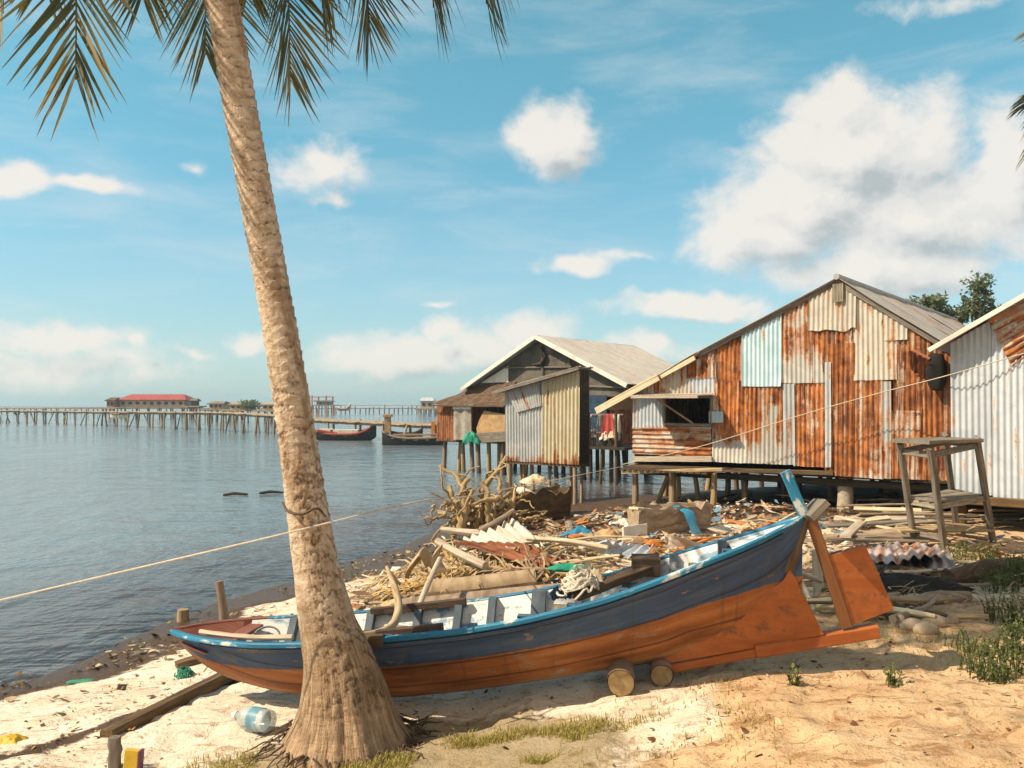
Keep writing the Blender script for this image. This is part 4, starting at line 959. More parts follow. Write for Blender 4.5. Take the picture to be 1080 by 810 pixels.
mb = MB(); corr(mb, Wall(gw.A + BK * (LG - .12)), 0, 5.4, gz0, lambda u: gr_(u) - .03, 0, rust=.3, seed=78); mb.build('back_wall', 'iron_grey', gs, smooth=180)
mb = MB(); mb.beam(gw.pt(-.05, gz0 - .08, .02), gw.pt(5.5, gz0 - .08, .02), .08, .12, seg=6, jit=.004); mb.build('floor_beam', 'brown_wood', gs, smooth=40)
for kk in range(5):
    for row in range(4):
        p = gw.pt(.1 + kk * 1.3, 0) + BK * (.12 + row * 2.2); mb = MB(); stilt(mb, p[0], p[1], gz0 - .1, .07, kk + row * 7); mb.build('stilt', 'brown_wood', gs, smooth=60)

# ---- the middle stilt house over the water
mw = Wall(at(660, 405, 24.2)); mu = lambda px: mw.uz(px, 424)[0]
uA2, uL2, uR2 = mu(572), mu(497), mu(664); zA2, zL2, zR2 = mw.uz(572, 356)[1], mw.uz(494, 409)[1], mw.uz(662, 405)[1]
mr = lambda u: np.where(u < uA2, zL2 + (zA2 - zL2) * (u - uL2) / (uA2 - uL2), zA2 + (zR2 - zA2) * (u - uA2) / (uR2 - uA2))
ZM = mw.uz(640, 470)[1]
mh = thing('stilt_house', 'grey gabled stilt house with a tiled lean-to standing over the water', 'house', mw.pt(uA2, 0))
LM = 5.6
mb = MB(); uu = np.linspace(uL2, uR2, 24)
for q in range(3):
    a, c = uL2 + (uR2 - uL2) * q / 3, uL2 + (uR2 - uL2) * (q + 1) / 3 - .01; u_ = np.linspace(a, c, 10); zt_ = mr(u_) - .04
    P = np.stack([np.stack([mw.pt(x, z, .01 * (q % 2)) for x, z in zip(u_, np.full(10, zR2 - .35))]), np.stack([mw.pt(x, z, .01 * (q % 2)) for x, z in zip(u_, zt_)])], 1); mb.grid(P, uv=P)
mb.build('gable', 'gable_ply', mh)
mb = MB(); mb.beam(mw.pt(uA2 + .05, zR2 + .1, .05), mw.pt(uA2, zA2 - .1, .05), .06, .04); mb.beam(mw.pt(mu(530), mw.uz(530, 388)[1], .05), mw.pt(mu(604), mw.uz(604, 387)[1], .05), .05, .04); mb.beam(mw.px(600, 372, .05), mw.px(602, 392, .05), .09, .03); mb.build('gable_batten', 'grey_wood', mh, smooth=40)
mb = MB(); mb.prism([mw.px(508, 404, .04), mw.px(537, 386, .04), mw.px(537, 403, .04)], .02, WN); mb.build('gable_patch', 'white_board', mh)
mb = MB(); pq = mw.px(573, 384, .06); mb.tube([mw.px(572, 366, .07), mw.px(577, 376, .08), mw.px(573, 384, .08), mw.px(562, 385, .08)], [.03, .05, .09, .02], 7, rough=.3); mb.build('gable_hole', 'dark_wood', mh, smooth=60)
# dark blue boarded front below the gable, right of the shed
mb = MB(); zt0 = zR2 - .3
for q in range(7):
    z0 = ZM + (zt0 - ZM) * q / 7; mb.beam(mw.pt(mu(560), z0 + .1, .0), mw.pt(uR2 - .75, z0 + .1, .0), .03, (zt0 - ZM) / 7 - .008, seed=q)
mb.build('front_wall', 'dark_blue', mh)
for q, (a, c) in enumerate([((560, .0), (664, .0))]):
    mb = MB(); mb.beam(mw.px(615, 407, .06), mw.px(664, 409, .06), .05, .05); mb.beam(mw.px(618, 437, .5), mw.px(667, 437, .5), .04, .04); mb.beam(mw.px(618, 456, .5), mw.px(667, 456, .5), .04, .05); mb.build('porch_rail', 'grey_wood', mh, smooth=40)
def mp(u, back, dz=0.0): return mw.pt(u, float(mr(np.array(u))) + dz) + BK * back
mb = MB(); uRm = uR2 + .12; uLm = uL2 - .12
roofsheet(mb, mp(uA2, -.35, .04), mp(uA2, LM, .04), mp(uRm, LM, .04), mp(uRm, -.35, .04), rust=.08, seed=41, pitch=.09); roofsheet(mb, mp(uA2, -.35, .04), mp(uA2, LM, .04), mp(uLm, LM, .04), mp(uLm, -.35, .04), rust=.1, seed=42, pitch=.09); mb.build('roof', 'iron_dull', mh, smooth=180)
mb = MB(); mb.beam(mp(uA2, -.37, 0), mp(uRm, -.37, 0), .04, .13); mb.beam(mp(uA2, -.37, 0), mp(uLm, -.37, 0), .04, .12); mb.build('barge_board', 'white_board', mh, smooth=40)
mb = MB()
for ua in (uL2 + .02, uR2 - .7):
    zt_ = float(mr(np.array(ua))) - .03; mb = MB(); A0, A1 = mw.pt(ua, ZM) + BK * .05, mw.pt(ua, ZM) + BK * (LM - .1); roofsheet(mb, A0 + UPV * (zt_ - ZM), A1 + UPV * (zt_ - ZM), A1, A0, rust=.6, seed=8); mb.build('side_wall', 'iron_brown', mh, smooth=180)
mb = MB(); corr(mb, Wall(mw.A + BK * (LM - .12)), uL2, uR2, ZM, lambda u: mr(u) - .03, 0, rust=.5, seed=79); mb.build('back_wall', 'iron_brown', mh, smooth=180)
mb = MB(); mb.prism([mw.pt(uL2, ZM - .03), mw.pt(uR2, ZM - .03), mw.pt(uR2, ZM - .03) + BK * LM, mw.pt(uL2, ZM - .03) + BK * LM], .08, UPV); mb.prism([mw.pt(mu(560), ZM - .03, .02), mw.pt(uR2 + .3, ZM - .03, .02), mw.pt(uR2 + .3, ZM - .03, .8), mw.pt(mu(560), ZM - .03, .8)], .07, UPV); mb.build('floor', 'dark_wood', mh)
# lean-to
lw = Wall(at(462, 463, 28.3)); lu = lambda px: lw.uz(px, 424)[0]; ZL = lw.uz(462, 463)[1]
lt0, lt1 = lw.px(460, 427, .25), lw.px(537, 428, .25)
mb = MB(); a, c = mw.px(496, 409, .02), mw.px(545, 402, .02)
roofsheet(mb, a, c, lt1, lt0, pitch=.3, amp=.012, seed=51, sag=.07)
mb.build('lean_to_roof', 'roof_tile', mh)
mb = MB(); mb.beam(lt0 - UPV * .02, lt1 - UPV * .02, .05, .05); mb.build('lean_to_beam', 'brown_wood', mh, smooth=40)
ztl = lw.uz(480, 428)[1]
mb = MB(); corr(mb, lw, lu(461), lu(482), ZL - .05, ztl, .02, rust=.6, seed=90, pitch=.1); mb.build('wall_sheet', 'iron_brown', mh, smooth=180)
mb = MB(); corr(mb, lw, lu(481), lu(499), ZL, ztl - .03, .12, rust=.1, seed=91, pitch=.4, amp=.03); mb.build('cloth_panel', 'grey_cloth', mh, smooth=180)
mb = MB(); mb.beam(lw.px(481, 430, .15), lw.px(500, 430, .15), .03, .10); mb.build('cloth_valance', 'white_cloth', mh, smooth=40)
mb = MB(); mb.prism([lw.px(504, 452, .06), lw.px(507, 443, .06), lw.px(512, 433, .06), lw.px(541, 438, .06), lw.px(541, 459, .06), lw.px(506, 463, .06)], .03, WN); mb.build('wall_panel', 'tan_bag', mh)
mb = MB(); mb.beam(lw.px(505, 462, .14), lw.px(541, 460, .14), .06, .32); mb.build('floor_skirt', 'grey_wood', mh, smooth=40)
mb = MB(); corr(mb, Wall(lw.A + BK * 2.2), lu(461), lu(560), ZL, ztl + .2, 0, rust=.7, seed=92); A0 = lw.pt(lu(461), ZL); roofsheet(mb, A0 + UPV * (ztl - ZL), A0 + UPV * (ztl - ZL) + BK * 2.2, A0 + BK * 2.2, A0, rust=.65, seed=93); mb.build('lean_to_wall', 'iron_brown', mh, smooth=180)
mb = MB(); mb.prism([lw.pt(lu(460), ZL - .04), lw.pt(lu(560), ZL - .04), lw.pt(lu(560), ZL - .04) + BK * 2.3, lw.pt(lu(460), ZL - .04) + BK * 2.3], .08, UPV); mb.build('lean_to_floor', 'dark_wood', mh)
rs = np.random.default_rng(8)
for px in (463, 474, 480, 489, 499, 508, 517, 527, 536):
    p = lw.px(px, 463) + BK * (.1 + .6 * rs.random()); mb = MB(); stilt(mb, p[0], p[1], ZL - .05, .075, px, rs.normal(size=2) * .06, zbot=-.9); mb.build('stilt', 'post_wood', mh, smooth=60)
for row in range(4):
    for kk in range(6):
        p = mw.pt(uL2 + .3 + kk * 1.0, 0) + BK * (.0 + row * 2.0); mb = MB(); stilt(mb, p[0], p[1], ZM - .05, .07, row * 9 + kk, rs.normal(size=2) * .07, zbot=-.9); mb.build('stilt', 'brown_wood', mh, smooth=60)
for px in (618, 634, 648, 662):
    p = mw.px(px, 470, .65); mb = MB(); stilt(mb, p[0], p[1], ZM + (.95 if px in (634, 662) else -.05), .05, px, rs.normal(size=2) * .05, zbot=-.6); mb.build('stilt', 'brown_wood', mh, smooth=60)
mb = MB()
for kk in range(26):
    p = mw.px(620 + kk * 1.8, 463, .52); mb.beam(p - UPV * .25, p + UPV * .2, .035, .025, seed=kk)
mb.build('railing', 'brown_wood', mh, smooth=40)
cloth('green_cloth', 'small green cloth hanging under the lean-to of the stilt house', 'cloth', lw.px(503, 468, .3), .5, .3, .5, 'green_cloth', 6)
# washing on the porch rail
for q, (px, w_, h_, m, lab) in enumerate([(630, .28, .36, 'white_cloth', 'small white cloth hung on the porch beside the dark blue wall'), (643, .16, .34, 'grey_cloth', 'grey cloth hanging left of the red garment on the porch'), (652, .36, .62, 'red_cloth', 'dull red garment hanging on the porch line'), (660, .22, .72, 'white_cloth', 'long pale garment hanging at the right end of the porch line')]):
    p = mw.px(px, 436, .52); n1 = 12; UU, VV = np.meshgrid(np.linspace(-.5, .5, n1), np.linspace(0, 1, n1), indexing='ij')
    o = .05 * np.sin(UU * 14 + q) * (VV * .8 + .2) + .03 * (fbm(UU * 4 + q, VV * 3, 2) - .5)
    wv_ = 1 - .25 * np.sin(VV * 3 + q); P = p + WD * (UU * w_ * wv_)[..., None] - UPV * (VV * h_ + .06 * np.abs(UU))[..., None] + WN * o[..., None]; mb = MB(); mb.grid(P, uv=P); mb.grid(P + WN * .012, uv=P, flip=True); tag(mb.build('garment', m, smooth=180), lab, 'laundry', 'washing on the porch')
for q, (px, py, m) in enumerate([(636, 462, 'grey_cloth'), (648, 464, 'white_cloth'), (657, 463, 'cream_cloth')]):
    cloth('cloth_bundle', ['grey cloth bundle on the porch floor under the washing', 'white cloth bundle in the middle of the porch floor', 'cream cloth bundle at the right end of the porch floor'][q], 'bundle', mw.px(px, py, .45), .4, .3, .35, m, 20 + q, group='bundles on the porch')

# ---- small shed on stilts in front of it
sw_ = Wall(at(535, 487, 19.6)); su = lambda px: sw_.uz(px, 424)[0]; zs0 = sw_.uz(535, 486)[1]
uS0, uS1 = su(533.5), su(612); zs1, zs2 = sw_.uz(535, 412)[1], sw_.uz(612, 390)[1]
sr = lambda u: zs1 + (zs2 - zs1) * (u - uS0) / (uS1 - uS0)
sh = thing('stilt_shed', 'narrow stilt shed clad in grey and cream corrugated iron', 'shed', sw_.pt((uS0 + uS1) / 2, hz(1.0, 19.4)))
mb = MB(); um = su(574); corr(mb, sw_, uS0, um, zs0, lambda u: sr(u) - .02, .02, rust=lambda u, v: .08 + .5 * sstep(.14, .0, v), seed=101, pitch=.082, amp=.016); mb.build('wall_sheet', 'iron_slate', sh, smooth=180)
mb = MB(); corr(mb, sw_, um - .05, uS1, zs0, lambda u: sr(u) - .02, .035, rust=lambda u, v: .14 + .42 * sstep(.16, .0, v) + .14 * sstep(.8, 1, v), seed=102, pitch=.10, amp=.02); mb.build('wall_sheet', 'iron_yellow', sh, smooth=180)
mb = MB(); a, c, d_, e_ = [sw_.px(*q, .075) for q in ((536, 413), (570, 402), (573, 428), (547, 435))]; roofsheet(mb, a, c, d_, e_, rust=.15, seed=12, pitch=.082, amp=.014); mb.build('wall_sheet', 'iron_slate', sh, smooth=180)
DP = .38
mb = MB(); roofsheet(mb, sw_.pt(uS1 + .12, zs2 + .06, .25), sw_.pt(uS1 + .12, zs2 + .06, -DP), sw_.pt(uS0 - .22, zs1 - .03, -DP), sw_.pt(uS0 - .22, zs1 - .03, .25), rust=.3, seed=13); mb.build('roof', 'iron_roof', sh, smooth=180)
mb = MB(); mb.beam(sw_.pt(uS0 - .24, zs1 - .06, .24), sw_.pt(uS1 + .12, zs2 + .02, .24), .03, .07); mb.build('barge_board', 'grey_wood', sh, smooth=40)
mb = MB()
for ua, zt_ in ((uS0, zs1), (uS1 - .02, zs2)): A0, A1 = sw_.pt(ua, zs0), sw_.pt(ua, zs0, -DP); mb = MB(); roofsheet(mb, A0 + UPV * (zt_ - zs0), A1 + UPV * (zt_ - zs0), A1, A0, rust=.4, seed=14); mb.build('side_wall', 'dark_wood', sh, smooth=180)  # sides turned from the sun: their shade is put into the dark wood colour
mb = MB(); corr(mb, Wall(sw_.A + BK * DP), uS0, uS1, zs0, lambda u: sr(u) - .03, 0, rust=.4, seed=15); mb.build('back_wall', 'iron_slate', sh, smooth=180)
mb = MB(); mb.prism([sw_.pt(uS0, zs0 - .03), sw_.pt(uS1, zs0 - .03), sw_.pt(uS1, zs0 - .03, -DP), sw_.pt(uS0, zs0 - .03, -DP)], .06, UPV); mb.build('floor', 'brown_wood', sh)
for q, (px, bk, ln) in enumerate([(536, .05, (0, 0)), (605, .05, (0, .0)), (547, .2, (0, .1)), (552, .3, (0, 0)), (571, .3, (0, 0)), (540, .34, (0, 0)), (604, .34, (0, 0)), (594, .3, (0, 0)), (553, .3, (.03, 0))]):
    p = sw_.px(px, 487) + BK * bk; mb = MB(); stilt(mb, p[0], p[1], zs0 - .02, .05 if q < 2 else .035, q, ln, zbot=hz(p[0], p[1]) - .2); mb.build('stilt', 'post_wood', sh, smooth=60)
# ------------------------------------------------------------------ far pier
PX = np.array([(-320, 146, 1.3), (-60, 108, 1.32), (0, 96, 1.34), (120, 80, 1.38), (240, 66, 1.48), (290, 61, 1.36), (340, 56, 1.12), (440, 48, 1.05), (480, 45.5, 1.05)])
def pier_at(px):
    d = np.interp(px, PX[:, 0], PX[:, 1]); return np.array([(px - CX) / FPX * d, d, np.interp(px, PX[:, 0], PX[:, 2])])
pier = thing('pier', 'long rickety wooden pier on thin crooked posts across the bay', 'pier', pier_at(200) * (1, 1, 0))
mb = MB(); q = np.arange(-320, 481, 10)
for a, c in zip(q[:-1], q[1:]):
    A0, A1 = pier_at(a), pier_at(c); dv = nrm((A1 - A0) * (1, 1, 0)); nv = np.array([dv[1], -dv[0], 0])
    for k in range(3): mb.beam(A0 + nv * (k - 1) * .55 + (0, 0, .03 * math.sin(a + k)), A1 + nv * (k - 1) * .55 + (0, 0, .03 * math.sin(c + k)), .5, .07, jit=.02, seed=a + k)
    mb.beam(A0 - (0, 0, .12) + nv * .5, A1 - (0, 0, .12) + nv * .5, .12, .13, jit=.02, seed=a)
mb.build('deck', 'driftwood', pier, smooth=40)
rs = np.random.default_rng(4)
for k, px in enumerate(np.concatenate([np.arange(-318, -60, 13), np.arange(-58, 100, 5.2), np.arange(100, 300, 6.2), np.arange(300, 475, 14)])):
    p = pier_at(px + rs.normal() * 1.0); s_ = 1 if k % 2 else -1
    p2 = p + np.array([.5 * s_, .4 * s_, 0]); ln = rs.normal(size=2) * .22; mb = MB(); up = rs.uniform(-.05, .35) if px < 110 else rs.uniform(-.05, .12)
    mb.tube([(p2[0] + ln[0], p2[1] + ln[1], -.8), (p2[0] + ln[0] * .4, p2[1], .5), (p2[0], p2[1], p[2] + up)], [.085, .08, .07], 7, rough=.15, seed=k); mb.build('post', 'driftwood' if k % 3 else 'grey_wood', pier, smooth=60)
for k, px in enumerate(np.arange(-50, 300, 17)):
    a, c = pier_at(px), pier_at(px + rs.uniform(4, 9)); s_ = rs.choice([-1, 1]); mb = MB()
    if s_ > 0: a, c = c, a
    mb.tube([(a[0], a[1] - .5, -.4), (c[0], c[1] - .5, c[2] - .1)], .055, 6, rough=.1, seed=k); mb.build('brace', 'grey_wood', pier, smooth=60)
mb = MB()
for a in np.arange(-318, 118, 6):
    A0, A1 = pier_at(a), pier_at(a + 6); mb.tube([A0 + (0, 0, .42), A1 + (0, 0, .40)], .03, 5)
mb.build('rail', 'grey_wood', pier, smooth=60)

def pile_house(name, label, cat, px0, px1, ytop, yeave, ybase, d, roofm, wallm, depth, win=5, openlow=False, zpost=-.8):
    x0, x1 = at(px0, 0, d)[0], at(px1, 0, d)[0]; zt, ze, zb_ = [at(0, y, d)[2] for y in (ytop, yeave, ybase)]; cx_ = (x0 + x1) / 2
    t = thing(name, label, cat, (cx_, d + depth / 2, 0)); m = .35 if (x1 - x0) > 3 else .2
    mb = MB(); mb.box((cx_, d + depth / 2, (ze + zb_) / 2), x1 - x0 - 2 * m, depth - 2 * m, ze - zb_ + .1); mb.build('wall', wallm, t)
    rf = MB(); yr = d + depth / 2; hip = min((x1 - x0) * .12, depth * .45)
    A = [(x0, d, ze), (x1, d, ze), (x1, d + depth, ze), (x0, d + depth, ze)]; r0, r1 = (x0 + hip, yr, zt), (x1 - hip, yr, zt)
    for f in ([A[0], A[1], r1, r0], [A[2], A[3], r0, r1], [A[1], A[2], r1], [A[3], A[0], r0]):
        f = np.array(f, float); n_ = nrm(np.cross(f[1] - f[0], f[2] - f[0])); rf.prism(f, .10, n_)
    rf.build('roof', roofm, t)
    for k in range(win):
        x = x0 + m + (x1 - x0 - 2 * m) * (k + .5) / win; w_ = (x1 - x0) / win * .45
        mb = MB(); mb.box((x, d + m - .01, zb_ + (ze - zb_) * .55), w_, .06, (ze - zb_) * .42); mb.build('window', 'far_window', t)
    mb = MB(); mb.box((cx_, d + depth / 2 - .3, zb_ - .09), x1 - x0 + 1.2, depth + 1.2, .16); mb.build('platform', 'driftwood', t)
    for k in range(max(4, int((x1 - x0) / 1.3))):
        for yy in (d - .5, d + depth * .6):
            x = x0 + (x1 - x0) * k / max(3, int((x1 - x0) / 1.3) - 1); mb = MB(); mb.tube([(x + .1 * math.sin(k * 5), yy, zpost), (x, yy, zb_ - .1)], .09, 6); mb.build('post', 'post_wood', t, smooth=60)
    return t
pile_house('pier_house', 'long low house with a bright red roof on the far pier', 'house', 122, 196, 416, 422, 429.2, 112, 'red_roof', 'far_wall', 4.5, 9)
pile_house('pier_hut', 'small brown hut just left of the red roofed pier house', 'hut', 110, 121, 419.5, 422.5, 430, 111, 'brown_wood', 'rose_paint', 3, 2)
pile_house('pier_hut', 'tiny lookout hut just right of the red roofed pier house', 'hut', 199, 208, 420.5, 422.8, 428, 112, 'grey_wood', 'brown_wood', 1.5, 1)
pile_house('pier_hut', 'flat grey hut on the pier between the red roof and the palm trunk', 'hut', 218, 236, 423.5, 426, 431.5, 95, 'grey_wood', 'far_wall', 3, 3)
pile_house('pier_hut', 'low grey hut beside the green bush on the far pier', 'hut', 240, 256, 424.6, 427, 432, 92, 'driftwood', 'far_wall', 3, 2)
pile_house('pier_hut', 'pale low hut just behind the left side of the palm trunk', 'hut', 274, 296, 425, 427, 432.5, 90, 'driftwood', 'far_wall', 3, 3)
pile_house('pier_hut', 'small green roofed hut at the right end of the far walkway', 'hut', 442, 458, 419.5, 423, 431, 140, 'iron_grey', 'far_wall', 3, 2)
pile_house('pier_shelter', 'open teal shelter among pink poles right of the palm trunk', 'shelter', 331, 350, 422.0, 423.5, 427, 150, 'teal_paint', 'teal_paint', 3, 2)
# pink framework round the teal shelter
fr_ = thing('pole_frame', 'tall pink framework of poles standing on the far walkway', 'frame', at(341, 430, 148) * (1, 1, 0))
for k, px in enumerate((329, 336, 344, 351)):
    a = at(px, 417 + (k % 2) * 1.5, 148); mb = MB(); mb.tube([(a[0], a[1], -.5), a], .13, 6); mb.build('pole', 'rose_paint', fr_, smooth=60)
for y in (418.5, 422.5):
    mb = MB(); mb.tube([at(328, y, 147.8), at(352, y, 147.8)], .10, 6); mb.build('cross_pole', 'rose_paint', fr_, smooth=60)
# bush on the pier
mb = MB(); rs = np.random.default_rng(2); c = at(264, 427, 92)
for k in range(900):
    q = c + rs.normal(size=3) * np.array([.5, .45, .18]); a = nrm(rs.normal(size=3)); n2 = nrm(np.cross(a, rs.normal(size=3))); mb.add([q, q + a * .14 + n2 * .08, q + a * .28, q + a * .14 - n2 * .08], [(0, 1, 2, 3)], fa=rs.random())
tag(mb.build('bush', 'tree_leaf'), 'small dark green bush growing on the far pier', 'bush')
# farther walkway
wk = thing('far_walkway', 'distant thin walkway on posts along the horizon', 'walkway', at(350, 424, 165) * (1, 1, 0))
mb = MB(); zk = 1.05
def wa(px): d = 165 + (px - 300) * .0; return np.array([(px - CX) / FPX * d, d, zk])
mb.beam(wa(-320), wa(520), 1.2, .16, seg=40, jit=.03); mb.build('deck', 'post_wood', wk, smooth=40)
mb = MB(); mb.beam(wa(300) + (0, 0, .62), wa(520) + (0, 0, .62), .1, .10, seg=20, jit=.03); mb.build('rail', 'post_wood', wk, smooth=40)
for k, px in enumerate(np.concatenate([np.arange(-318, -60, 16), np.arange(-58, 110, 6.0), np.arange(112, 330, 9), np.arange(330, 520, 5.0)])):
    p = wa(px + rs.normal() * .6); mb = MB(); mb.tube([(p[0], p[1], -.6), (p[0] + rs.normal() * .1, p[1], zk + (rs.uniform(-.1, .75) if px > 300 else 0))], .11, 5); mb.build('post', 'post_wood' if k % 2 else 'grey_wood', wk)
# far boats
def longboat(name, label, px0, px1, ybase, d, hm, bow, tm, rise=.7, yaw=0.0, extras=True, hz_=.36):
    x0, x1 = at(px0, 0, d)[0], at(px1, 0, d)[0]; L = abs(x1 - x0); cx_ = (x0 + x1) / 2
    t = thing(name, label, 'boat', (cx_, d, 0), yaw, None); n_ = 24; s_ = np.linspace(-1, 1, n_); B = .085 * L * np.maximum(1 - np.abs(s_) ** 2.6, .02)
    up = hz_ + rise * np.where(s_ * bow > 0, np.abs(s_) ** 3, .35 * np.abs(s_) ** 3); kl = (-.15 if hz_ < 1 else hz_ - .42) + .5 * rise * np.abs(s_) ** 5
    tt = np.linspace(-1, 1, 11); P = np.zeros((n_, 11, 3))
    for i in range(n_): P[i] = np.stack([np.full(11, cx_ + s_[i] * L / 2), d + B[i] * np.sign(tt) * np.abs(tt) ** .6, kl[i] + (up[i] - kl[i]) * np.abs(tt) ** 1.4], 1)
    # the Empty turns about its base; meshes are made square to it
    P = np.array([[((Matrix.Rotation(yaw, 3, 'Z') @ (Vector(q) - Vector((cx_, d, 0)))) + Vector((cx_, d, 0)))[:] for q in row] for row in P])
    mb = MB(); mb.grid(P, uv=P); mb.build('hull', hm, t, smooth=60)
    mb = MB(); 
    for e in (0, -1): mb.tube(P[:, e] + (0, 0, .02), .07, 6)
    mb.build('gunwale', tm, t, smooth=60)
    for k in range(5):
        i = 4 + k * 4; mb = MB(); mb.beam(P[i, 0] - (0, 0, .08), P[i, -1] - (0, 0, .08), .2, .05); mb.build('thwart', tm, t, smooth=40)
    return t, P
t1, Pb = longboat('fishing_boat', 'red and black fishing boat with an upswept bow right of the palm trunk', 330, 397, 465, 51, 'black_hull', 1, 'red_hull', .75)
mb = MB(); 
for k in (5, 9, 14): c = (Pb[k, 0] + Pb[k, -1]) / 2 + (0, 0, .15); mb.box(c, .8, .35, .28)
mb.build('deck_load', 'white_cloth', t1)
mb = MB(); mb.beam((Pb[2, 0] + Pb[2, -1]) / 2 + (0, 0, .1), (Pb[9, 0] + Pb[9, -1]) / 2 + (0, 0, .06), .6, .12); mb.build('foredeck', 'red_hull', t1)
t2, Pb2 = longboat('fishing_boat', 'black fishing boat with a wheel box moored beside the stilt house', 403, 472, 470, 45.5, 'black_hull', -1, 'driftwood', .35)
mb = MB(); c = (Pb2[2, 0] + Pb2[2, -1]) / 2; mb.box(c + (0, 0, .55), .30, .45, .9); mb.box(c + (0, 0, 1.02), .45, .6, .14); mb.build('wheel_box', 'tan_bag', t2)
mb = MB(); c = (Pb2[18, 0] + Pb2[18, -1]) / 2; mb.box(c + (0, 0, .45), .2, .3, .9); mb.build('bow_post', 'orange_bag', t2)
mb = MB(); mb.beam(Pb2[4, 0] + (0, 0, .1), Pb2[20, 0] + (0, 0, .16), .1, .1); mb.build('side_pole', 'driftwood', t2)
longboat('fishing_boat', 'dark boat tied up behind the black boat with the wheel box', 412, 446, 458, 52.5, 'black_hull', 1, 'brown_wood', .35)
longboat('fishing_boat', 'small dark boat moored behind the red and black boat', 346, 392, 457, 54.8, 'black_hull', 1, 'dark_blue', .35)
longboat('rowing_boat', 'small pale boat slung beside the far pier under the red roof', 116, 137, 437, 78, 'white_cloth', 1, 'driftwood', .2, hz_=1.2)
longboat('rowing_boat', 'pale pink boat drawn up on the far walkway right of the pole frame', 354, 370, 429, 147, 'rose_paint', 1, 'white_cloth', 1.0, hz_=1.2)
# net float posts in the bay
for k, (px, py) in enumerate([(284, 521), (246, 523)]):
    p = at(px, py, 2.3 * FPX / (py - HOR)); mb = MB(); mb.tube([(p[0] - .25, p[1], .02), (p[0], p[1] + .1, .05), (p[0] + .3, p[1] + .2, .02)], [.03, .04, .02], 7, rough=.2, seed=k)
    tag(mb.build('floating_branch', 'dark_wood', smooth=60), ['dark branch floating in the bay just left of the palm trunk', 'fainter floating stick farther left in the bay'][k], 'driftwood')
# ------------------------------------------------------------------ ropes
def rope(name, lab, pts, r, n=60):
    mb = MB(); mb.tube(catmull(pts, n), r, 6, seed=1); return tag(mb.build(name, 'rope', smooth=180), lab, 'rope')
fr0 = at(328, 556, 4.55)
rope('mooring_rope', 'pale mooring rope stretched from the left past the palm trunk to the stilt house corner', [at(-60, 647, 4.2), at(120, 605, 4.35), at(328, 556, 4.53), at(352, 550, 4.6), at(480, 526, 7.6), at(580, 507, 11.2), at(672, 489, 15.6)], .0055)
rope('clothes_line', 'thin line strung across the rusty shack wall to the grey shack', [bw.px(664, 489, .25), bw.px(745, 471, .4), bw.px(870, 433, .45), bw.px(940, 414, .5), gw.px(1003, 396, .16), gw.px(1085, 372, .10)], .0075)
# vine scars hanging round the trunk at the rope
pole('hanging_vine', 'dry vine looped round the palm trunk just above the rope', 'vine', [at(298, 530, 4.62), at(305, 540, 4.54), at(320, 542, 4.51), at(333, 536, 4.53), at(344, 545, 4.6)], [.006, .008, .008, .007, .004], 'brown_wood', rough=.3)

# ------------------------------------------------------------------ wooden stand
st = thing('wooden_stand', 'tall splay-legged wooden stand with two shelves in front of the shacks', 'stand', G(1000, 580))
tops = [at(949, 468, 9.75), at(981, 472, 9.35), at(1030, 461, 9.75), at(996, 458, 10.15)]
feet = [G(965, 574), G(997, 580), G(1048, 572), G(1010, 560)]
for k in range(4):
    mb = MB(); mb.beam(feet[k] - (0, 0, .05), tops[k], .075, .055, jit=.002, seed=k, up=(1, .3, 0)); mb.build('leg', 'grey_wood', st, smooth=40)
def shelf(t, name, nb, ov, th_=.035, m='grey_wood'):
    c = [feet[k] + (tops[k] - feet[k]) * t for k in range(4)]; zc = np.mean([q[2] for q in c]); c = [np.array([q[0], q[1], zc]) for q in c]; ce = sum(c) / 4
    c = [ce + (q - ce) * ov for q in c]
    for k in range(nb):
        a = (k + .5) / nb; p0, p1 = c[0] + (c[1] - c[0]) * a, c[3] + (c[2] - c[3]) * a; mb = MB(); mb.beam(p0, p1, np.linalg.norm(c[1] - c[0]) / nb * .96, th_, seed=k + int(t * 10), jit=.002); mb.build(name, m, st, smooth=40)
shelf(1.0, 'top_board', 2, 1.18, .045); shelf(.47, 'shelf_board', 3, 1.02, .03)
for t in (.93, .44):
    for a, c in ((0, 1), (1, 2), (2, 3), (3, 0)):
        mb = MB(); mb.beam(feet[a] + (tops[a] - feet[a]) * t, feet[c] + (tops[c] - feet[c]) * t, .03, .07); mb.build('rail', 'grey_wood', st, smooth=40)
mb = MB(); mb.beam(feet[0] + (tops[0] - feet[0]) * .12, feet[1] + (tops[1] - feet[1]) * .12, .03, .06); mb.build('rail', 'grey_wood', st, smooth=40)

# ------------------------------------------------------------------ the debris heap
def gp_(px, py, dz=0.0): return G(px, py) + np.array([0, 0, dz])
def beamthing(name, lab, cat, a, c, w, h, m, group=None, seed=0, roll=0.0):
    mb = MB(); mb.beam(a, c, w, h, jit=.006, seg=6, seed=seed, roll=roll); return tag(mb.build(name, m, smooth=40), lab, cat, group)
def ironthing(name, lab, corners, m, rust, pitch=.076, amp=.011, seed=0, group=None, sag=.06):
    mb = MB(); roofsheet(mb, *corners, rust=rust, seed=seed, pitch=pitch, amp=amp, sag=sag, rows=14); return tag(mb.build(name, m, smooth=180), lab, 'iron sheet', group)
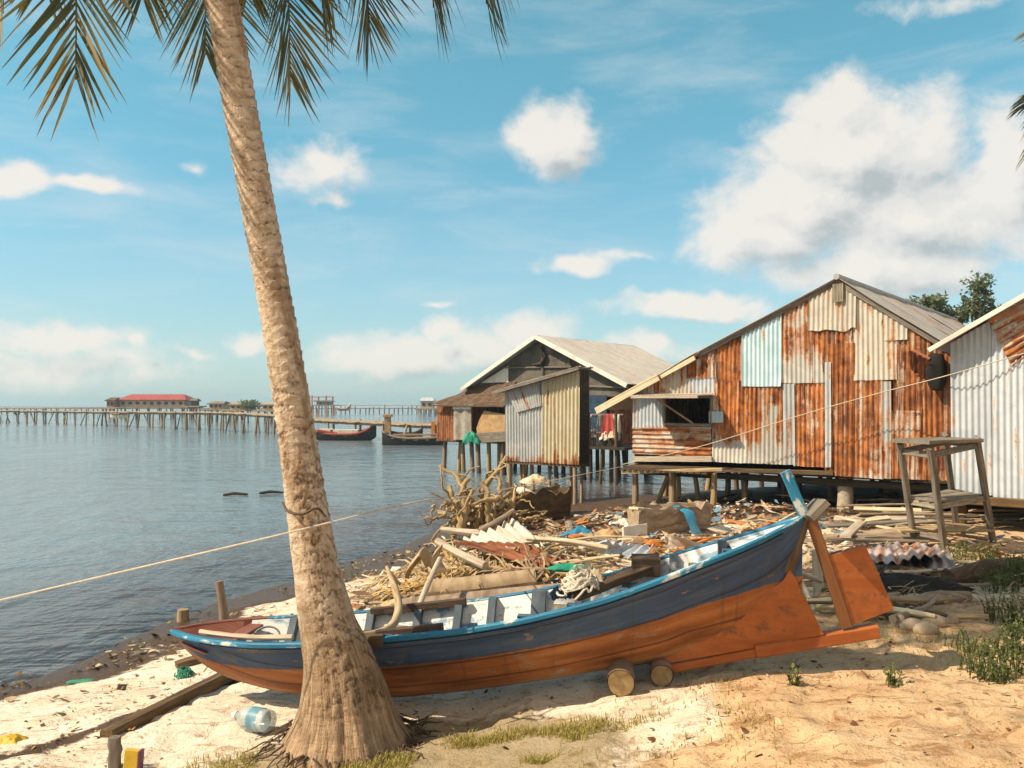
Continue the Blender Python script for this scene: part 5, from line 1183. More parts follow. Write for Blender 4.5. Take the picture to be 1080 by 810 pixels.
# driftwood root stump at the water
sc0 = gp_(508, 566); dS = sc0[1]; rs = np.random.default_rng(12)
mb = MB(); hub = at(515, 540, dS) 
def root(pts, r0, r1, seed): 
    c = catmull(pts, 18); c = c + rs.normal(size=c.shape) * .012; mb.tube(c, np.linspace(r0, r1, 18), 9, rough=.35, seed=seed)
rt = lambda px, py, o=0.0: at(px, py, dS + o)
root([rt(525, 556), rt(505, 540, .1), rt(488, 512, -.1), rt(478, 500, 0), rt(462, 491, .1)], .07, .016, 1)
root([rt(500, 565), rt(507, 540, -.2), rt(512, 512, -.2), rt(524, 496, 0), rt(534, 482, .2)], .07, .022, 2)
root([rt(520, 566), rt(515, 545, -.3), rt(512, 515, -.35), rt(508, 508, -.3)], .07, .04, 3)
root([rt(478, 562, -.1), rt(482, 540, -.1), rt(476, 522, 0), rt(474, 514, .1)], .09, .04, 4)
root([rt(485, 560, -.3), rt(492, 535, -.3), rt(487, 515, -.25), rt(494, 505, -.1)], .08, .035, 5)
for k in range(60):
    a = rt(*(rs.normal((508, 545), (20, 13))), rs.uniform(-.4, .3)); e = a + rs.normal(size=3) * np.array([.32, .3, .26]) + (0, 0, .05); m_ = (a + e) / 2 + rs.normal(size=3) * .1
    root([a, m_, e, e + rs.normal(size=3) * .12], rs.uniform(.018, .045), .008, k)
root([rt(500, 568), rt(515, 556), rt(528, 545)], .22, .13, 77)
tag(mb.build('root_stump', 'post_wood', smooth=70), 'tangled driftwood stump with long roots at the water edge', 'driftwood')
# broken hull block and old dugout
def dugout(name, lab, a, c, w, h, m, seed, cat='boat'):
    a, c = np.asarray(a), np.asarray(c); T = nrm(c - a); Sd = np.array([-T[1], T[0], 0]); n_ = 14; s_ = np.linspace(0, 1, n_); pr = [(-.28, 0), (-.42, .35), (-.5, 1), (-.42, 1.0), (-.36, .4), (-.2, .15), (.2, .15), (.36, .4), (.42, 1), (.5, 1), (.42, .35), (.28, 0), (-.28, 0)]
    P = np.zeros((n_, 13, 3)); U = np.zeros_like(P); rs = np.random.default_rng(seed)
    for i in range(n_):
        k = 1 - .25 * abs(2 * s_[i] - 1) ** 3
        for j, (x, z) in enumerate(pr): P[i, j] = a + (c - a) * s_[i] + Sd * x * w * k + UPV * (z * h * (1 + .10 * rs.normal() * (z > .9))); U[i, j] = (s_[i] * 2 + seed, j * .13, 0)
    t = thing(name, lab, cat, (a + c) / 2); mb = MB(); mb.grid(P, U); mb.build('hull', m, t, smooth=40)
    for e, fl in ((0, 1), (-1, 0)):
        mb = MB(); q = P[e][[0, 1, 2, 9, 10, 11]]; mb.prism(q, .05, T); mb.build('end_plank', m, t)
    return t
p = gp_(565, 551); dugout('broken_boat', 'short broken dark boat hull with pale cloth on it by the stump', p + (-.42, -.15, 0), p + (.52, .25, .05), .62, .52, 'brown_wood', 3)
for q, (px, py, w_, h_, m) in enumerate([(548, 521, .42, .16, 'white_cloth'), (572, 523, .46, .14, 'cream_cloth'), (565, 511, .42, .22, 'cream_cloth')]):
    cloth('pale_cloth', ['white cloth on the left end of the broken dark hull', 'cream cloth on the right end of the broken dark hull', 'cream cloth heaped highest on the broken dark hull'][q], 'cloth', at(px, py, p[1] + .05), w_, .4, h_, m, 30 + q, .3, group='cloths on the broken hull')
p = gp_(702, 566); dugout('old_dugout', 'old grey brown dugout hull with a blue cloth strap near the posts', p + (-.42, -.05, 0), p + (.55, .2, .04), .55, .38, 'driftwood', 7)
mb = MB(); c0 = p + (.22, -.22, .1); pts_ = [c0 + (-.05, .3, .30), c0 + (-.02, .1, .30), c0 + (.03, -.03, .26), c0 + (.09, -.06, .10), c0 + (.13, -.08, -.02)]
pc = catmull(pts_, 16); P = np.stack([pc - np.array([.06, 0, 0]), pc + np.array([0, -.012, .012]), pc + np.array([.06, 0, 0])], 1); P = P + (fbm(np.arange(16)[:, None] * .6, np.array([[0, 1., 2.]]), 2) - .5)[..., None] * .03
mb.grid(P, uv=P); mb.grid(P - np.array([0, 0, .012]), uv=P, flip=True); tag(mb.build('blue_strap', 'blue_cloth', smooth=180), 'blue cloth strap hanging over the old dugout hull', 'cloth')
cloth('grey_sack', 'rounded grey sack lying at the right end of the old dugout hull', 'sack', gp_(722, 556), .34, .3, .24, 'grey_cloth', 8)
beamthing('pale_plank', 'pale short plank lying on the left end of the old dugout', 'plank', at(668, 536, p[1] - .1), at(682, 537, p[1] + .1), .16, .03, 'pale_wood')
# big iron sheets
hq = lambda px, py, d: at(px, py, d)
c = [gp_(527, 553, .42), gp_(551, 549, .40), gp_(580, 582, .17), gp_(502, 583, .12)]
ironthing('iron_sheet', 'pale corrugated iron sheet leaning in the heap below the root stump', [at(488, 569, 9.2), at(545, 547, 9.7), at(583, 580, 8.9), at(522, 586, 8.5)], 'iron_pale', .12, pitch=.115, amp=.028, seed=5, sag=.015)
ironthing('iron_sheet', 'broad brown rusted iron sheet lying in front of the pale one', [at(478, 571, 8.9), at(545, 573, 8.9), at(606, 591, 8.4), at(560, 599, 8.0)], 'iron_brown', .75, pitch=.09, amp=.012, seed=6, sag=.03)
ironthing('iron_sheet', 'grey corrugated sheet lying flat right of the long pale pole', [G(640, 572, .20), G(692, 577, .14), G(680, 590, .05), G(610, 578, .12)], 'iron_grey', .2, pitch=.11, amp=.024, seed=7, sag=.02)
ironthing('iron_sheet', 'white fluted sheet tilted behind the boat at the middle of the heap', [G(703, 564, .22), G(714, 567, .22), G(750, 577, .12), G(704, 581, .03)], 'iron_pale', .02, pitch=.08, amp=.012, seed=8, sag=.03)
ironthing('iron_sheet', 'wavy mauve roofing sheet lying behind the rudder', [G(908, 588, .16), G(1000, 585, .16), G(1010, 602, .10), G(912, 604, .08)], 'iron_mauve', .22, pitch=.13, amp=.018, seed=9)
ironthing('iron_sheet', 'second mauve roofing sheet showing above the wavy one behind the rudder', [G(915, 578, .18), G(985, 576, .18), G(998, 588, .2), G(915, 590, .2)], 'iron_mauve', .35, pitch=.13, amp=.018, seed=10)
# fallen palm logs behind the boat
pole('palm_log', 'long fallen palm log lying right behind the boat', 'log', [G(425, 642, .10), G(470, 639, .11), G(540, 632, .11), G(606, 626, .11)], [.085, .10, .10, .095], 'palm_log', group='palm logs behind the boat', rough=.06, n=16, k=30)
pole('palm_log', 'upper palm log lying half under dry leaves behind the longer log', 'log', [G(452, 623, .12), G(500, 619, .13), G(566, 612, .12)], [.10, .105, .10], 'palm_log', group='palm logs behind the boat', rough=.06, n=16, k=30, seed=5)
pole('leaning_pole', 'pale pole leaning up steeply out of the dry leaves behind the boat', 'pole', [at(441, 642, 6.8), at(452, 615, 7.1), at(464, 589, 7.4)], [.024, .026, .022], 'pale_wood', rough=.1)
pole('thick_pole', 'thick pale pole slanting down right above the dry leaves', 'pole', [at(461, 571, 8.6), at(482, 583, 8.4), at(512, 597, 8.1)], [.040, .044, .044], 'pale_wood', rough=.12)
pole('long_pole', 'long pale pole lying across the middle of the heap', 'pole', [G(556, 568, .22), G(600, 571, .22), G(641, 578, .2)], [.026, .03, .03], 'pale_wood', rough=.08)
pole('long_pole', 'horizontal pole sticking out left of the pale iron sheet', 'pole', [at(466, 558, 9.9), at(490, 561, 9.7), at(510, 563, 9.5)], [.03, .04, .045], 'pale_wood', rough=.1)
pole('branch', 'stout branch lying over the top edge of the pale iron sheet', 'branch', [at(506, 560, 9.4), at(524, 550, 9.5), at(542, 538, 9.6)], [.034, .032, .024], 'driftwood', rough=.2)
for q, (pp, lab) in enumerate([([(428, 612), (432, 596), (442, 582), (446, 577), (452, 590), (456, 604)], 'arched dry palm spathe standing at the left of the heap'), ([(413, 603), (420, 614), (432, 616), (446, 611)], 'curled dry palm spathe lying left of the arched one'), ([(470, 600), (462, 590), (460, 580), (466, 574)], 'short hooked spathe under the thick pale pole')]):
    pc = catmull([at(a, c_, 8.7 - .35 * q + .02 * k) for k, (a, c_) in enumerate(pp)], 24); wv_ = np.sin(np.linspace(.15, PI - .1, 24)) * .10 + .01; mb = MB()
    prof = np.linspace(-1, 1, 7); P = np.stack([pc + np.array([.6, .8, 0]) * 0 + np.array([.35, .9, .1]) * (t_ * wv_)[:, None] - np.array([0, .0, 1.]) * ((t_ ** 2) * wv_ * .6)[:, None] for t_ in prof], 1); mb.grid(P, uv=P * 6, fa=.5); mb.grid(P - np.array([0, 0, .012]), uv=P * 6, fa=.3, flip=True)
    tag(mb.build('palm_spathe', 'husk_leaf', smooth=180), lab, 'palm husk', 'dry palm husks')
# dry palm leaves over the logs
FRD = [((570, 622), (470, 610), .26), ((545, 632), (400, 634), .24), ((520, 616), (430, 625), .34), ((600, 618), (500, 622), .3), ((470, 606), (385, 628), .22), ((560, 606), (455, 604), .3)]
for q, (a, c_, up) in enumerate(FRD):
    A0, A1 = gp_(*a), gp_(*c_); m1, m2 = A0 + (A1 - A0) * .35 + (0, 0, up + .14), A0 + (A1 - A0) * .7 + (0, 0, up + .1)
    up *= .42; m1, m2 = A0 + (A1 - A0) * .35 + (0, 0, up + .10), A0 + (A1 - A0) * .7 + (0, 0, up + .06); mb = frond(A0 + (0, 0, up * .7), m1, m2, A1 + (0, 0, .06), n=46, ll=.42, w=.02, seed=200 + q, droop=.5, dry=True, side=np.array([.2, 1, .12]))
    tag(mb.build('dry_palm_leaf', 'frond_dry' if q % 2 else 'husk_leaf', smooth=180), 'dead brown palm leaf draped over the logs behind the boat', 'palm leaf', 'dead palm leaves behind the boat')
rs = np.random.default_rng(21)
# cloths, bags, boards
cloth('green_plastic', 'bright green plastic sheet draped over the dry leaves', 'plastic sheet', at(600, 600, 7.9), .34, .14, .06, 'green_cloth', 9, .1)
cloth('blue_tarpaulin', 'crumpled blue tarpaulin left of the tan bag', 'tarpaulin', gp_(612, 572), .44, .40, .26, 'blue_cloth', 10, .3)
cloth('tan_bag', 'crumpled tan bag in the middle of the heap right of the blue tarpaulin', 'bag', gp_(643, 574), .40, .36, .26, 'tan_bag', 11, .2)
for q, (px, py, sx_, h_, m, lab) in enumerate([(674, 578, .34, .16, 'orange_bag', 'orange torn bag right of the tan bag'), (690, 584, .26, .20, 'orange_bag', 'small orange rag below the white fluted sheet'), (665, 565, .3, .2, 'white_cloth', 'white bag leaning on the old dugout'), (655, 553, .3, .12, 'white_cloth', 'white rag at the back left of the old dugout'), (733, 563, .7, .09, 'white_cloth', 'long white cloth lying right of the old dugout'), (765, 560, .5, .1, 'white_cloth', 'white cloth nearest the blue stern horn'), (500, 557, .3, .25, 'white_cloth', 'white bag at the foot of the root stump'), (540, 570, .3, .14, 'cream_cloth', 'pink cream rag right of the pale iron sheet'), (896, 572, .5, .12, 'white_cloth', 'white cloth spread right of the stern cap'), (918, 566, .5, .08, 'white_cloth', 'second white cloth spread toward the wooden stand'), (873, 571, .22, .2, 'cream_cloth', 'cream bag standing just right of the stern cap'), (886, 565, .3, .08, 'blue_cloth', 'flat blue rag behind the stern cap'), (860, 558, .3, .12, 'blue_cloth', 'blue rag behind the sternpost'), (640, 590, .3, .1, 'grey_cloth', 'grey rag in front of the grey corrugated sheet')]):
    cloth('plastic_bag' if 'bag' in lab else 'rag', lab, 'bag' if 'bag' in lab else 'rag', gp_(px, py), sx_, sx_ * .7, h_, m, 60 + q, rs.uniform(-.5, .5), group='rags and bags in the heap')
beamthing('white_board', 'small white board lying left of the old dugout', 'board', at(657, 565, 10.6), at(682, 561, 10.9), .02, .22, 'white_board')
# loose sticks and planks: as many as the heap shows
def scatter(n, box, name, lab, cat, group, L, r, mats, seed, lift=.1, plank=False, sprd=1.2):
    rs = np.random.default_rng(seed)
    for k in range(n):
        px, py = rs.uniform(*box[0]), rs.uniform(*box[1]); c = G(px, py); a = rs.normal() * sprd; ln = rs.uniform(*L); dv = np.array([math.cos(a), math.sin(a), rs.normal() * .10]) * ln / 2
        p0, p1 = c - dv, c + dv
        for e in (p0, p1): e[2] = max(e[2], hz(e[0], e[1]) + .02) + rs.random() * lift
        m = mats[k % len(mats)]; rr = rs.uniform(*r)
        if plank: mb = MB(); mb.beam(p0, p1, rr * 4, rr * .9, jit=.004, seed=k + seed, roll=rs.normal() * .25)
        else: mb = MB(); mid = (p0 + p1) / 2 + rs.normal(size=3) * .03 * ln; mb.tube(catmull([p0, mid, p1], 9), np.linspace(rr, rr * rs.uniform(.5, .9), 9), 7, rough=.25, seed=k + seed)
        tag(mb.build(name, m, smooth=50), lab, cat, group)
scatter(72, ((455, 640), (575, 625)), 'stick', 'thin dry stick lying loose in the heap between palm logs and iron sheets', 'stick', 'sticks among the palm logs', (.25, .9), (.008, .02), ['driftwood', 'pale_wood', 'frond_dry'], 31, .16)
scatter(58, ((590, 840), (552, 592)), 'plank', 'short loose plank in the trash heap behind the high end of the boat', 'plank', 'planks in the trash heap', (.3, .9), (.014, .026), ['driftwood', 'pale_wood', 'grey_wood', 'orange_bag'], 32, .10, True)
scatter(48, ((700, 850), (562, 600)), 'stick', 'orange brown cane lying among the litter beside the boat rail', 'stick', 'canes beside the boat rail', (.4, 1.1), (.007, .014), ['frond_dry', 'tan_bag', 'driftwood'], 33, .06, False, .45)
scatter(32, ((900, 1000), (528, 578)), 'plank', 'pale timber in the pile between the rusty shack and the stand', 'plank', 'timber pile near the wooden stand', (.6, 1.5), (.018, .034), ['pale_wood', 'driftwood', 'grey_wood'], 34, .16, True, .4)
scatter(16, ((1000, 1075), (530, 560)), 'plank', 'brown timber lying in front of the grey shack', 'plank', 'timber before the grey shack', (.6, 1.6), (.02, .03), ['brown_wood', 'driftwood'], 35, .12, True, .35)
scatter(34, ((850, 1010), (590, 660)), 'stick', 'broken branch on the ground behind the rudder', 'branch', 'branches behind the rudder', (.3, 1.0), (.012, .035), ['driftwood', 'pale_wood', 'brown_wood'], 36, .08, False, .6)
scatter(22, ((380, 470), (605, 650)), 'stick', 'bleached stick lying on the sand between the water and the boat', 'stick', 'sticks on the upper beach', (.2, .6), (.008, .018), ['pale_wood', 'driftwood'], 37, .05)
scatter(12, ((660, 880), (520, 545)), 'stick', 'dark stick lying on the mud under the rusty shack', 'stick', 'sticks under the rusty shack', (.4, 1.2), (.015, .03), ['brown_wood', 'driftwood'], 38, .05)
pole('upright_post', 'pale post standing behind the gap between hull and rudder', 'post', [gp_(863, 664, -.05), at(863, 620, 6.9), at(861, 580, 6.9)], [.045, .045, .04], 'pale_wood', rough=.08)
pole('propping_stick', 'thin stick propped against the pale post behind the rudder', 'stick', [at(868, 660, 6.2), at(858, 640, 6.5), at(846, 615, 6.8)], [.022, .022, .018], 'pale_wood', rough=.1)
pole('propping_stick', 'crossing stick behind the boat stern pointing to the post', 'stick', [at(834, 600, 6.6), at(850, 607, 6.7), at(866, 613, 6.8)], [.02, .022, .02], 'pale_wood', rough=.1)
pole('half_log', 'brown log lying in the weeds below the wooden stand', 'log', [gp_(1000, 618, .06), gp_(1040, 614, .10), gp_(1075, 610, .10)], [.07, .10, .10], 'brown_wood', rough=.1, n=14)
pole('half_log', 'pale log lying on the sand right of the rudder', 'log', [gp_(945, 641, .01), gp_(985, 637, .03), gp_(1022, 634, .03)], [.03, .06, .04], 'driftwood', rough=.2, n=12)
cloth('shade_sheet', 'dark sheet standing in for the shade under the wavy mauve sheet', 'tarpaulin', gp_(950, 622), 1.1, .5, .16, 'dark_cloth', 15)  # added dark layer that plays the shadow below the mauve roofing
# ------------------------------------------------------------------ the beach in front
sb0, sb1 = gp_(112, 778, .0), gp_(262, 708, .05)
beamthing('beach_timber', 'long brown squared timber half buried in the sand left of the bow', 'timber', sb0, sb1, .085, .08, 'brown_wood', seed=4)
beamthing('beach_timber', 'short flat brown timber just in front of the bow', 'timber', gp_(186, 706, .03), gp_(222, 697, .05), .10, .05, 'brown_wood', seed=5)
pole('mooring_stake', 'weathered round stake standing on the shore behind the bow', 'stake', [gp_(237, 655, -.1), at(235, 640, gp_(237, 655)[1]), at(231, 613, gp_(237, 655)[1])], [.048, .046, .04], 'post_wood', rough=.12, n=12)
pole('wood_stump', 'little worn stump in the shallow water left of the stake', 'stump', [gp_(193, 655, -.1), gp_(193, 655, .12)], [.07, .06], 'post_wood', rough=.3, k=6)
beamthing('short_peg', 'short square wooden peg in the sand at the lower left edge', 'peg', gp_(121, 812, -.05), gp_(121, 812, .16), .055, .05, 'grey_wood')
# yellow packet with a purple edge
t = thing('packet', 'yellow packet with a purple striped edge standing beside the wooden peg', 'packet', gp_(138, 812)); c = gp_(138, 812)
mb = MB(); mb.beam(c - (0, 0, .02), c + (.01, 0, .105), .075, .035, up=(0, 1, 0), seg=2); mb.build('carton', 'yellow_plastic', t, smooth=40)
mb = MB(); mb.beam(c + (.048, 0, -.02), c + (.058, 0, .105), .014, .037, up=(0, 1, 0), seg=2); mb.build('striped_edge', 'purple_print', t, smooth=40)
cloth('yellow_wrapper', 'crumpled yellow wrapper on the sand at the left edge', 'wrapper', gp_(10, 783), .16, .12, .06, 'yellow_plastic', 18)
rope_heap('green_rope', 'small tangle of green rope on the sand in front of the bow', 'rope', gp_(194, 714, .0), .075, .07, 26, 'green_rope', 5, .005)
cloth('green_wrapper', 'flat green wrapper on the white sand left of the rope tangle', 'wrapper', gp_(85, 719), .20, .08, .02, 'green_rope', 19, .35)
# big water bottle lying on its side
def glassmat(b):
    n1 = b.noise(b.obj(), 8, 3)
    d = princ(b, (.62, .68, .70), .18, b.bump(n1, .3, .01), spec=.6); tr = b.n('ShaderNodeBsdfTransparent', {'Color': (.80, .86, .88)}).outputs[0]
    return b.n('ShaderNodeMixShader', {0: .42, 1: tr, 2: d}).outputs[0]
mat('clear_plastic', glassmat); plain('label_blue', (.12, .26, .36), .4, .3, 14, dirt=((.40, .48, .52), .6))
bc = G(269, 772) + (0, 0, .068); bd = nrm([.8, -.42, .03]); bt = thing('water_bottle', 'large clear plastic water bottle with a blue label lying on the sand', 'bottle', bc - (0, 0, .068))
def lathe(mb, prof, ax, c, n=28):
    A = nrm(np.cross(ax, (0, 0, 1))); B_ = np.cross(ax, A); th = np.linspace(0, 2 * PI, n + 1); P = np.array([[c + ax * x + (A * math.cos(a) + B_ * math.sin(a)) * r for a in th] for x, r in prof]); mb.grid(P, uv=P)
mb = MB(); lathe(mb, [(.115, .0), (.115, .05), (.108, .063), (.09, .066), (.075, .062), (.06, .066), (.0, .066), (-.015, .062), (-.03, .066), (-.06, .066), (-.09, .055), (-.115, .03), (-.125, .022), (-.14, .022)], bd, bc); mb.build('body', 'clear_plastic', bt, smooth=60)
mb = MB(); lathe(mb, [(.060, .0675), (.040, .068), (.01, .068), (-.012, .0675)], bd, bc); mb.build('label_band', 'label_blue', bt, smooth=60)
mb = MB(); lathe(mb, [(-.138, .0), (-.138, .026), (-.162, .026), (-.164, .0)][::-1], bd, bc, 20); mb.build('cap', 'white_board', bt, smooth=40)
# stones right of the rudder
for q, (px, py, r, lab) in enumerate([(962, 664, .07, 'leftmost rounded stone of the row right of the rudder'), (984, 660, .07, 'round pale stone in the middle of the row right of the rudder'), (977, 668, .07, 'low stone in front of the row right of the rudder'), (1000, 657, .06, 'dark stone at the right end of the row beyond the rudder'), (972, 657, .06, 'small stone at the back of the row right of the rudder')]):
    c = gp_(px, py, r * .3); mb = MB(); n_ = 16; th = np.linspace(0, PI, n_); ph = np.linspace(0, 2 * PI, 2 * n_); T_, F_ = np.meshgrid(th, ph, indexing='ij'); dv = np.stack([np.sin(T_) * np.cos(F_), np.sin(T_) * np.sin(F_), np.cos(T_)], 2)
    rr = r * (1 + .4 * (fbm(dv[..., 0] * 1.4 + q * 5 + 4 + dv[..., 2], dv[..., 1] * 1.4 + 6 + q, 3) - .5)); P = c + dv * rr[..., None] * np.array([1.25, .9, .75]); mb.grid(P, uv=P); tag(mb.build('stone', 'stone', smooth=180), lab, 'stone', 'stones right of the rudder')
# weeds
def weed(lab, c, nst, h, ls, seed, group=None, spread=.12):
    rs = np.random.default_rng(seed); mb = MB()
    for k in range(nst):
        a = rs.uniform(0, 2 * PI); p0 = c + np.array([*(np.clip(rs.normal(size=2), -1.4, 1.4) * spread * .8), 0]); p0[2] = hz(p0[0], p0[1]) - .01; hh = h * rs.uniform(.5, 1.1); dv = np.array([math.cos(a), math.sin(a), 0]) * hh * rs.uniform(.1, .5)
        st_ = catmull([p0, p0 + dv * .3 + UPV * hh * .6, p0 + dv + UPV * hh], 8); mb.tube(st_, np.linspace(.004, .0015, 8), 4, fa=np.full(8, .2))
        for j in range(int(7 + hh * 50)):
            q = st_[rs.integers(1, 8)]; d_ = nrm(rs.normal(size=3) + (0, 0, .5)); s_ = nrm(np.cross(d_, (0, 0, 1))) ; L = ls * rs.uniform(.5, 1.2); f_ = rs.random()
            P = np.array([[q, q, q], [q + d_ * L * .4 - s_ * L * .24, q + d_ * L * .4 - UPV * L * .05, q + d_ * L * .4 + s_ * L * .24], [q + d_ * L * .8 - s_ * L * .16 - UPV * L * .08, q + d_ * L * .8 - UPV * L * .12, q + d_ * L * .8 + s_ * L * .16 - UPV * L * .08], [q + d_ * L - UPV * L * .2] * 3]); mb.grid(P, fa=np.full((4, 3), f_))
    return tag(mb.build('weed', 'weed_leaf', smooth=180, origin=c), lab, 'weed', group)
WG = 'weeds at the right of the beach'
weed('small green seedling on the sand below the heel beam', gp_(838, 722), 5, .09, .045, 1, WG, .02)
weed('leggy green seedling on the sand below the end of the rudder', gp_(944, 724), 6, .12, .04, 2, WG, .04)
weed('tiny green sprout beside the stones right of the rudder', gp_(938, 652), 4, .10, .05, 3, WG, .02)
for k, (px, py, n_, h, s_, lab) in enumerate([(1052, 712, 70, .17, .028, 'tall weed clump nearest the viewer at the right edge'), (1076, 690, 70, .22, .028, 'dense weed clump touching the right edge beside the nearest clump'), (1030, 690, 36, .12, .026, 'thin weed clump left of the nearest tall clump'), (1068, 660, 60, .20, .03, 'weed clump behind the two tall clumps'), (1050, 622, 40, .18, .032, 'weed clump in front of the brown log'), (1074, 618, 60, .28, .034, 'weed clump at the right edge over the brown log'), (1040, 596, 30, .2, .04, 'low weed clump behind the brown log'), (1012, 590, 22, .2, .04, 'low weed clump at the foot of the stand')]):
    weed(lab, gp_(px, py), n_, h, s_, 10 + k, WG)
# ------------------------------------------------------------------ uncounted stuff: grass, flakes, wrack
rs = np.random.default_rng(77)
mb = MB(); n_ = 0
V_, F_, A_ = [], [], []
tries = 60000; xs = np.concatenate([rs.uniform(-2.4, 4.5, tries), rs.uniform(-1.75, 1.3, 150000)]); ys = np.concatenate([rs.uniform(3.3, 7.5, tries), rs.uniform(3.5, 4.95, 150000)]); tries = len(xs)
dn_ = np.exp(-((xs + .38) / .75) ** 2 - ((ys - 4.32) / .24) ** 2) * 2.2 * sstep(4.78, 4.5, ys) * sstep(1.15, .35, xs) + .03 * sstep(.2, 1.5, xs) + .3 * np.exp(-((xs - 2.75) / .5) ** 2 - ((ys - 5.3) / .55) ** 2) + .22 * np.exp(-((xs - 2.2) / .6) ** 2 - ((ys - 5.7) / .25) ** 2)
dn_ *= sstep(.40, .62, fbm(xs * 2.6, ys * 2.6, 3)) ; dn_ = np.where(np.hypot(xs + .92, ys - 4.7) < .36, 0, dn_)
keep = rs.random(tries) < dn_; xs, ys = xs[keep], ys[keep]; hs = hgt(xs, ys)
for x, y, h in zip(xs, ys, hs):
    a = rs.uniform(0, 2 * PI); L = rs.uniform(.012, .042); w = rs.uniform(.0016, .0034); dx, dy = math.cos(a), math.sin(a); ln = rs.uniform(.2, 1.1) * L; i = len(V_)
    V_ += [(x - dy * w, y + dx * w, h - .004), (x + dy * w, y - dx * w, h - .004), (x + dx * ln * .4 + dy * w * .8, y + dy * ln * .4 - dx * w * .8, h + L * .6), (x + dx * ln * .4 - dy * w * .8, y + dy * ln * .4 + dx * w * .8, h + L * .6), (x + dx * ln, y + dy * ln, h + L)]
    F_ += [(0 + i, 1 + i, 2 + i, 3 + i), (3 + i, 2 + i, 4 + i)]; A_ += [float(np.clip(rs.normal(.62, .3), 0, 1))] * 5
mb.add(V_, F_, fa=A_); tag(mb.build('dry_grass', 'grass_leaf', origin=(0, 0, 0)), 'short dry yellow green grass round the foot of the palm', 'grass', None, 'stuff')
def flakes(name, lab, cat, xs, ys, pal, size, seed, m='litter', lift=.02, curl=.35):
    rs = np.random.default_rng(seed); V_, F_, C_ = [], [], []; hs = hgt(xs, ys); pal = np.array(pal)
    for x, y, h in zip(xs, ys, hs):
        s_ = size[0] * (size[1] / size[0]) ** (rs.random() ** 1.6); asp = rs.uniform(.15, .8); a = rs.uniform(0, PI); tl = rs.normal(size=2) * curl; i = len(V_); col = pal[rs.integers(len(pal))] * rs.uniform(.7, 1.15); k = rs.integers(4, 7); z0 = h + .004 + rs.random() * lift
        for j in range(k):
            b_ = 2 * PI * j / k + rs.normal() * .25; u, v = math.cos(b_) * s_ * rs.uniform(.7, 1.1), math.sin(b_) * s_ * asp; X_, Y_ = u * math.cos(a) - v * math.sin(a), u * math.sin(a) + v * math.cos(a); V_.append((x + X_, y + Y_, z0 + max(-.01, tl[0] * u + tl[1] * v + abs(u) * .15))); C_.append(col)
        F_.append(tuple(range(i, i + k)))
    mb = MB(); mb.add(V_, F_, c=C_); return tag(mb.build(name, m, origin=(0, 0, 0)), lab, cat, None, 'stuff')
n_ = 16000; xs = rs.uniform(-1.6, 7.5, n_); ys = rs.uniform(6.3, 14.5, n_); sd = shore_dist(xs, ys)
pr = sstep(1.2, 2.6, sd) * (.25 + .9 * np.exp(-((xs - .5 - (ys - 9) * .35) / 2.0) ** 2)) * sstep(.3, .6, fbm(xs * .9, ys * .9, 3)); k = rs.random(n_) < pr
flakes('beach_litter', 'small flakes of litter, husk and plastic strewn over the debris heap', 'litter', xs[k], ys[k], [(.58, .54, .48), (.45, .37, .27), (.34, .23, .13), (.24, .15, .085), (.15, .09, .05), (.48, .38, .25), (.36, .17, .07), (.66, .63, .58), (.12, .2, .28), (.4, .28, .16), (.5, .36, .2), (.28, .12, .06), (.2, .14, .09), (.42, .33, .22)], (.012, .13), 5, lift=.10)
n_ = 22000; xs = rs.uniform(-5.0, .5, n_); ys = rs.uniform(4.0, 13.5, n_); sd = shore_dist(xs, ys)
pr = (np.exp(-((sd - .75) / .4) ** 2) * .9 + .30 * np.exp(-((sd - 1.7) / .35) ** 2) + .05) * sstep(.4, .62, fbm(xs * 2, ys * 2, 3)); pr = np.where(sd < .1, 0, pr); k = rs.random(n_) < pr
flakes('seaweed_wrack', 'dark seaweed and leaf scraps washed up along the waterline', 'seaweed', xs[k], ys[k], [(.06, .035, .02), (.12, .07, .04), (.22, .14, .08), (.4, .3, .18), (.16, .15, .06)], (.006, .055), 6, 'wrack', .015)
n_ = 16000; xs = rs.uniform(-3.2, 4.2, n_); ys = rs.uniform(3.4, 8.0, n_); pr = sstep(.38, .7, fbm(xs * 1.6 + 9, ys * 1.6, 3)) * .6; k = rs.random(n_) < pr
flakes('leaf_litter', 'dry leaf crumbs and bits of bark lying on the bare soil', 'leaf litter', xs[k], ys[k], [(.20, .10, .045), (.34, .2, .09), (.12, .06, .03), (.55, .4, .24), (.4, .25, .1)], (.004, .028), 7, 'wrack', .006)
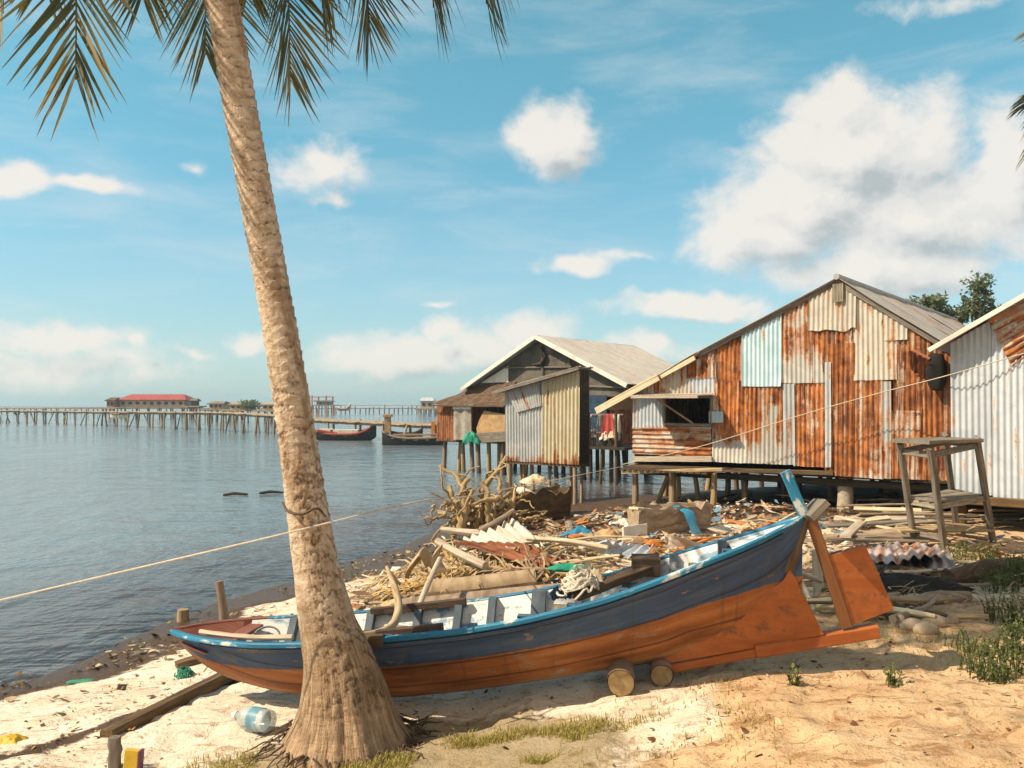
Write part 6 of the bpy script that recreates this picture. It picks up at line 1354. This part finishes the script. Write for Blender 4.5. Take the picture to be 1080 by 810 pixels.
# chaff of dry stalks over the logs and upper beach
n_ = 7000; xs = rs.uniform(-2.4, 5.5, n_); ys = rs.uniform(6.4, 12.5, n_); sd = shore_dist(xs, ys); k = (rs.random(n_) < sstep(1.0, 1.9, sd) * (.25 + sstep(.42, .6, fbm(xs * 2, ys * 2, 2)) * .75) * np.where((xs < 1.0) & (ys < 10.2), 1, .55)); xs, ys = xs[k], ys[k]
mb = MB()
for x, y in zip(xs, ys):
    L = rs.uniform(.06, .34) * (1 if x < .6 else 1.4); a = rs.normal() * .55 + .1; z = hz(x, y); p0 = np.array([x, y, z + rs.random() * .05]); p1 = p0 + np.array([math.cos(a) * L, math.sin(a) * L, rs.normal() * .03]); mid = (p0 + p1) / 2 + (0, 0, rs.random() * .05); w = rs.uniform(.003, .011)
    sd_ = np.array([-math.sin(a), math.cos(a), rs.normal() * .4]) * w; P = np.stack([np.array([p0, mid, p1]) - sd_ * np.array([[.6], [1], [.2]]), np.array([p0, mid, p1]) + sd_ * np.array([[.6], [1], [.2]])], 1); mb.grid(P, uv=P + rs.random(3) * 30, fa=np.full((3, 2), rs.random()))
tag(mb.build('dry_stalks', 'frond_dry', origin=(0, 0, 0)), 'chaff of dry stalks and leaf strips over the upper beach', 'plant litter', None, 'stuff')

# ------------------------------------------------------------------ sea air
hm = bpy.data.materials.new('haze'); hm.use_nodes = True; ht = hm.node_tree; ht.nodes.clear(); hb = NB(ht)
hv = hb.n('ShaderNodeVolumePrincipled', {'Color': (.62, .86, 1.0), 'Density': .0009, 'Anisotropy': .2}); hout = ht.nodes.new('ShaderNodeOutputMaterial'); ht.links.new(hv.outputs[0], hout.inputs['Volume']); M_['haze'] = hm
mb = MB(); x0, x1, y0, y1, z0, z1 = -2600, 2600, -150, 2600, -6.5, 11.0
mb.add([(x0, y0, z0), (x1, y0, z0), (x1, y1, z0), (x0, y1, z0), (x0, y0, z1), (x1, y0, z1), (x1, y1, z1), (x0, y1, z1)], [(3, 2, 1, 0), (4, 5, 6, 7), (0, 1, 5, 4), (1, 2, 6, 5), (2, 3, 7, 6), (3, 0, 4, 7)])
mb.build('haze', 'haze', origin=(0, 0, -6.5), kind='stuff')
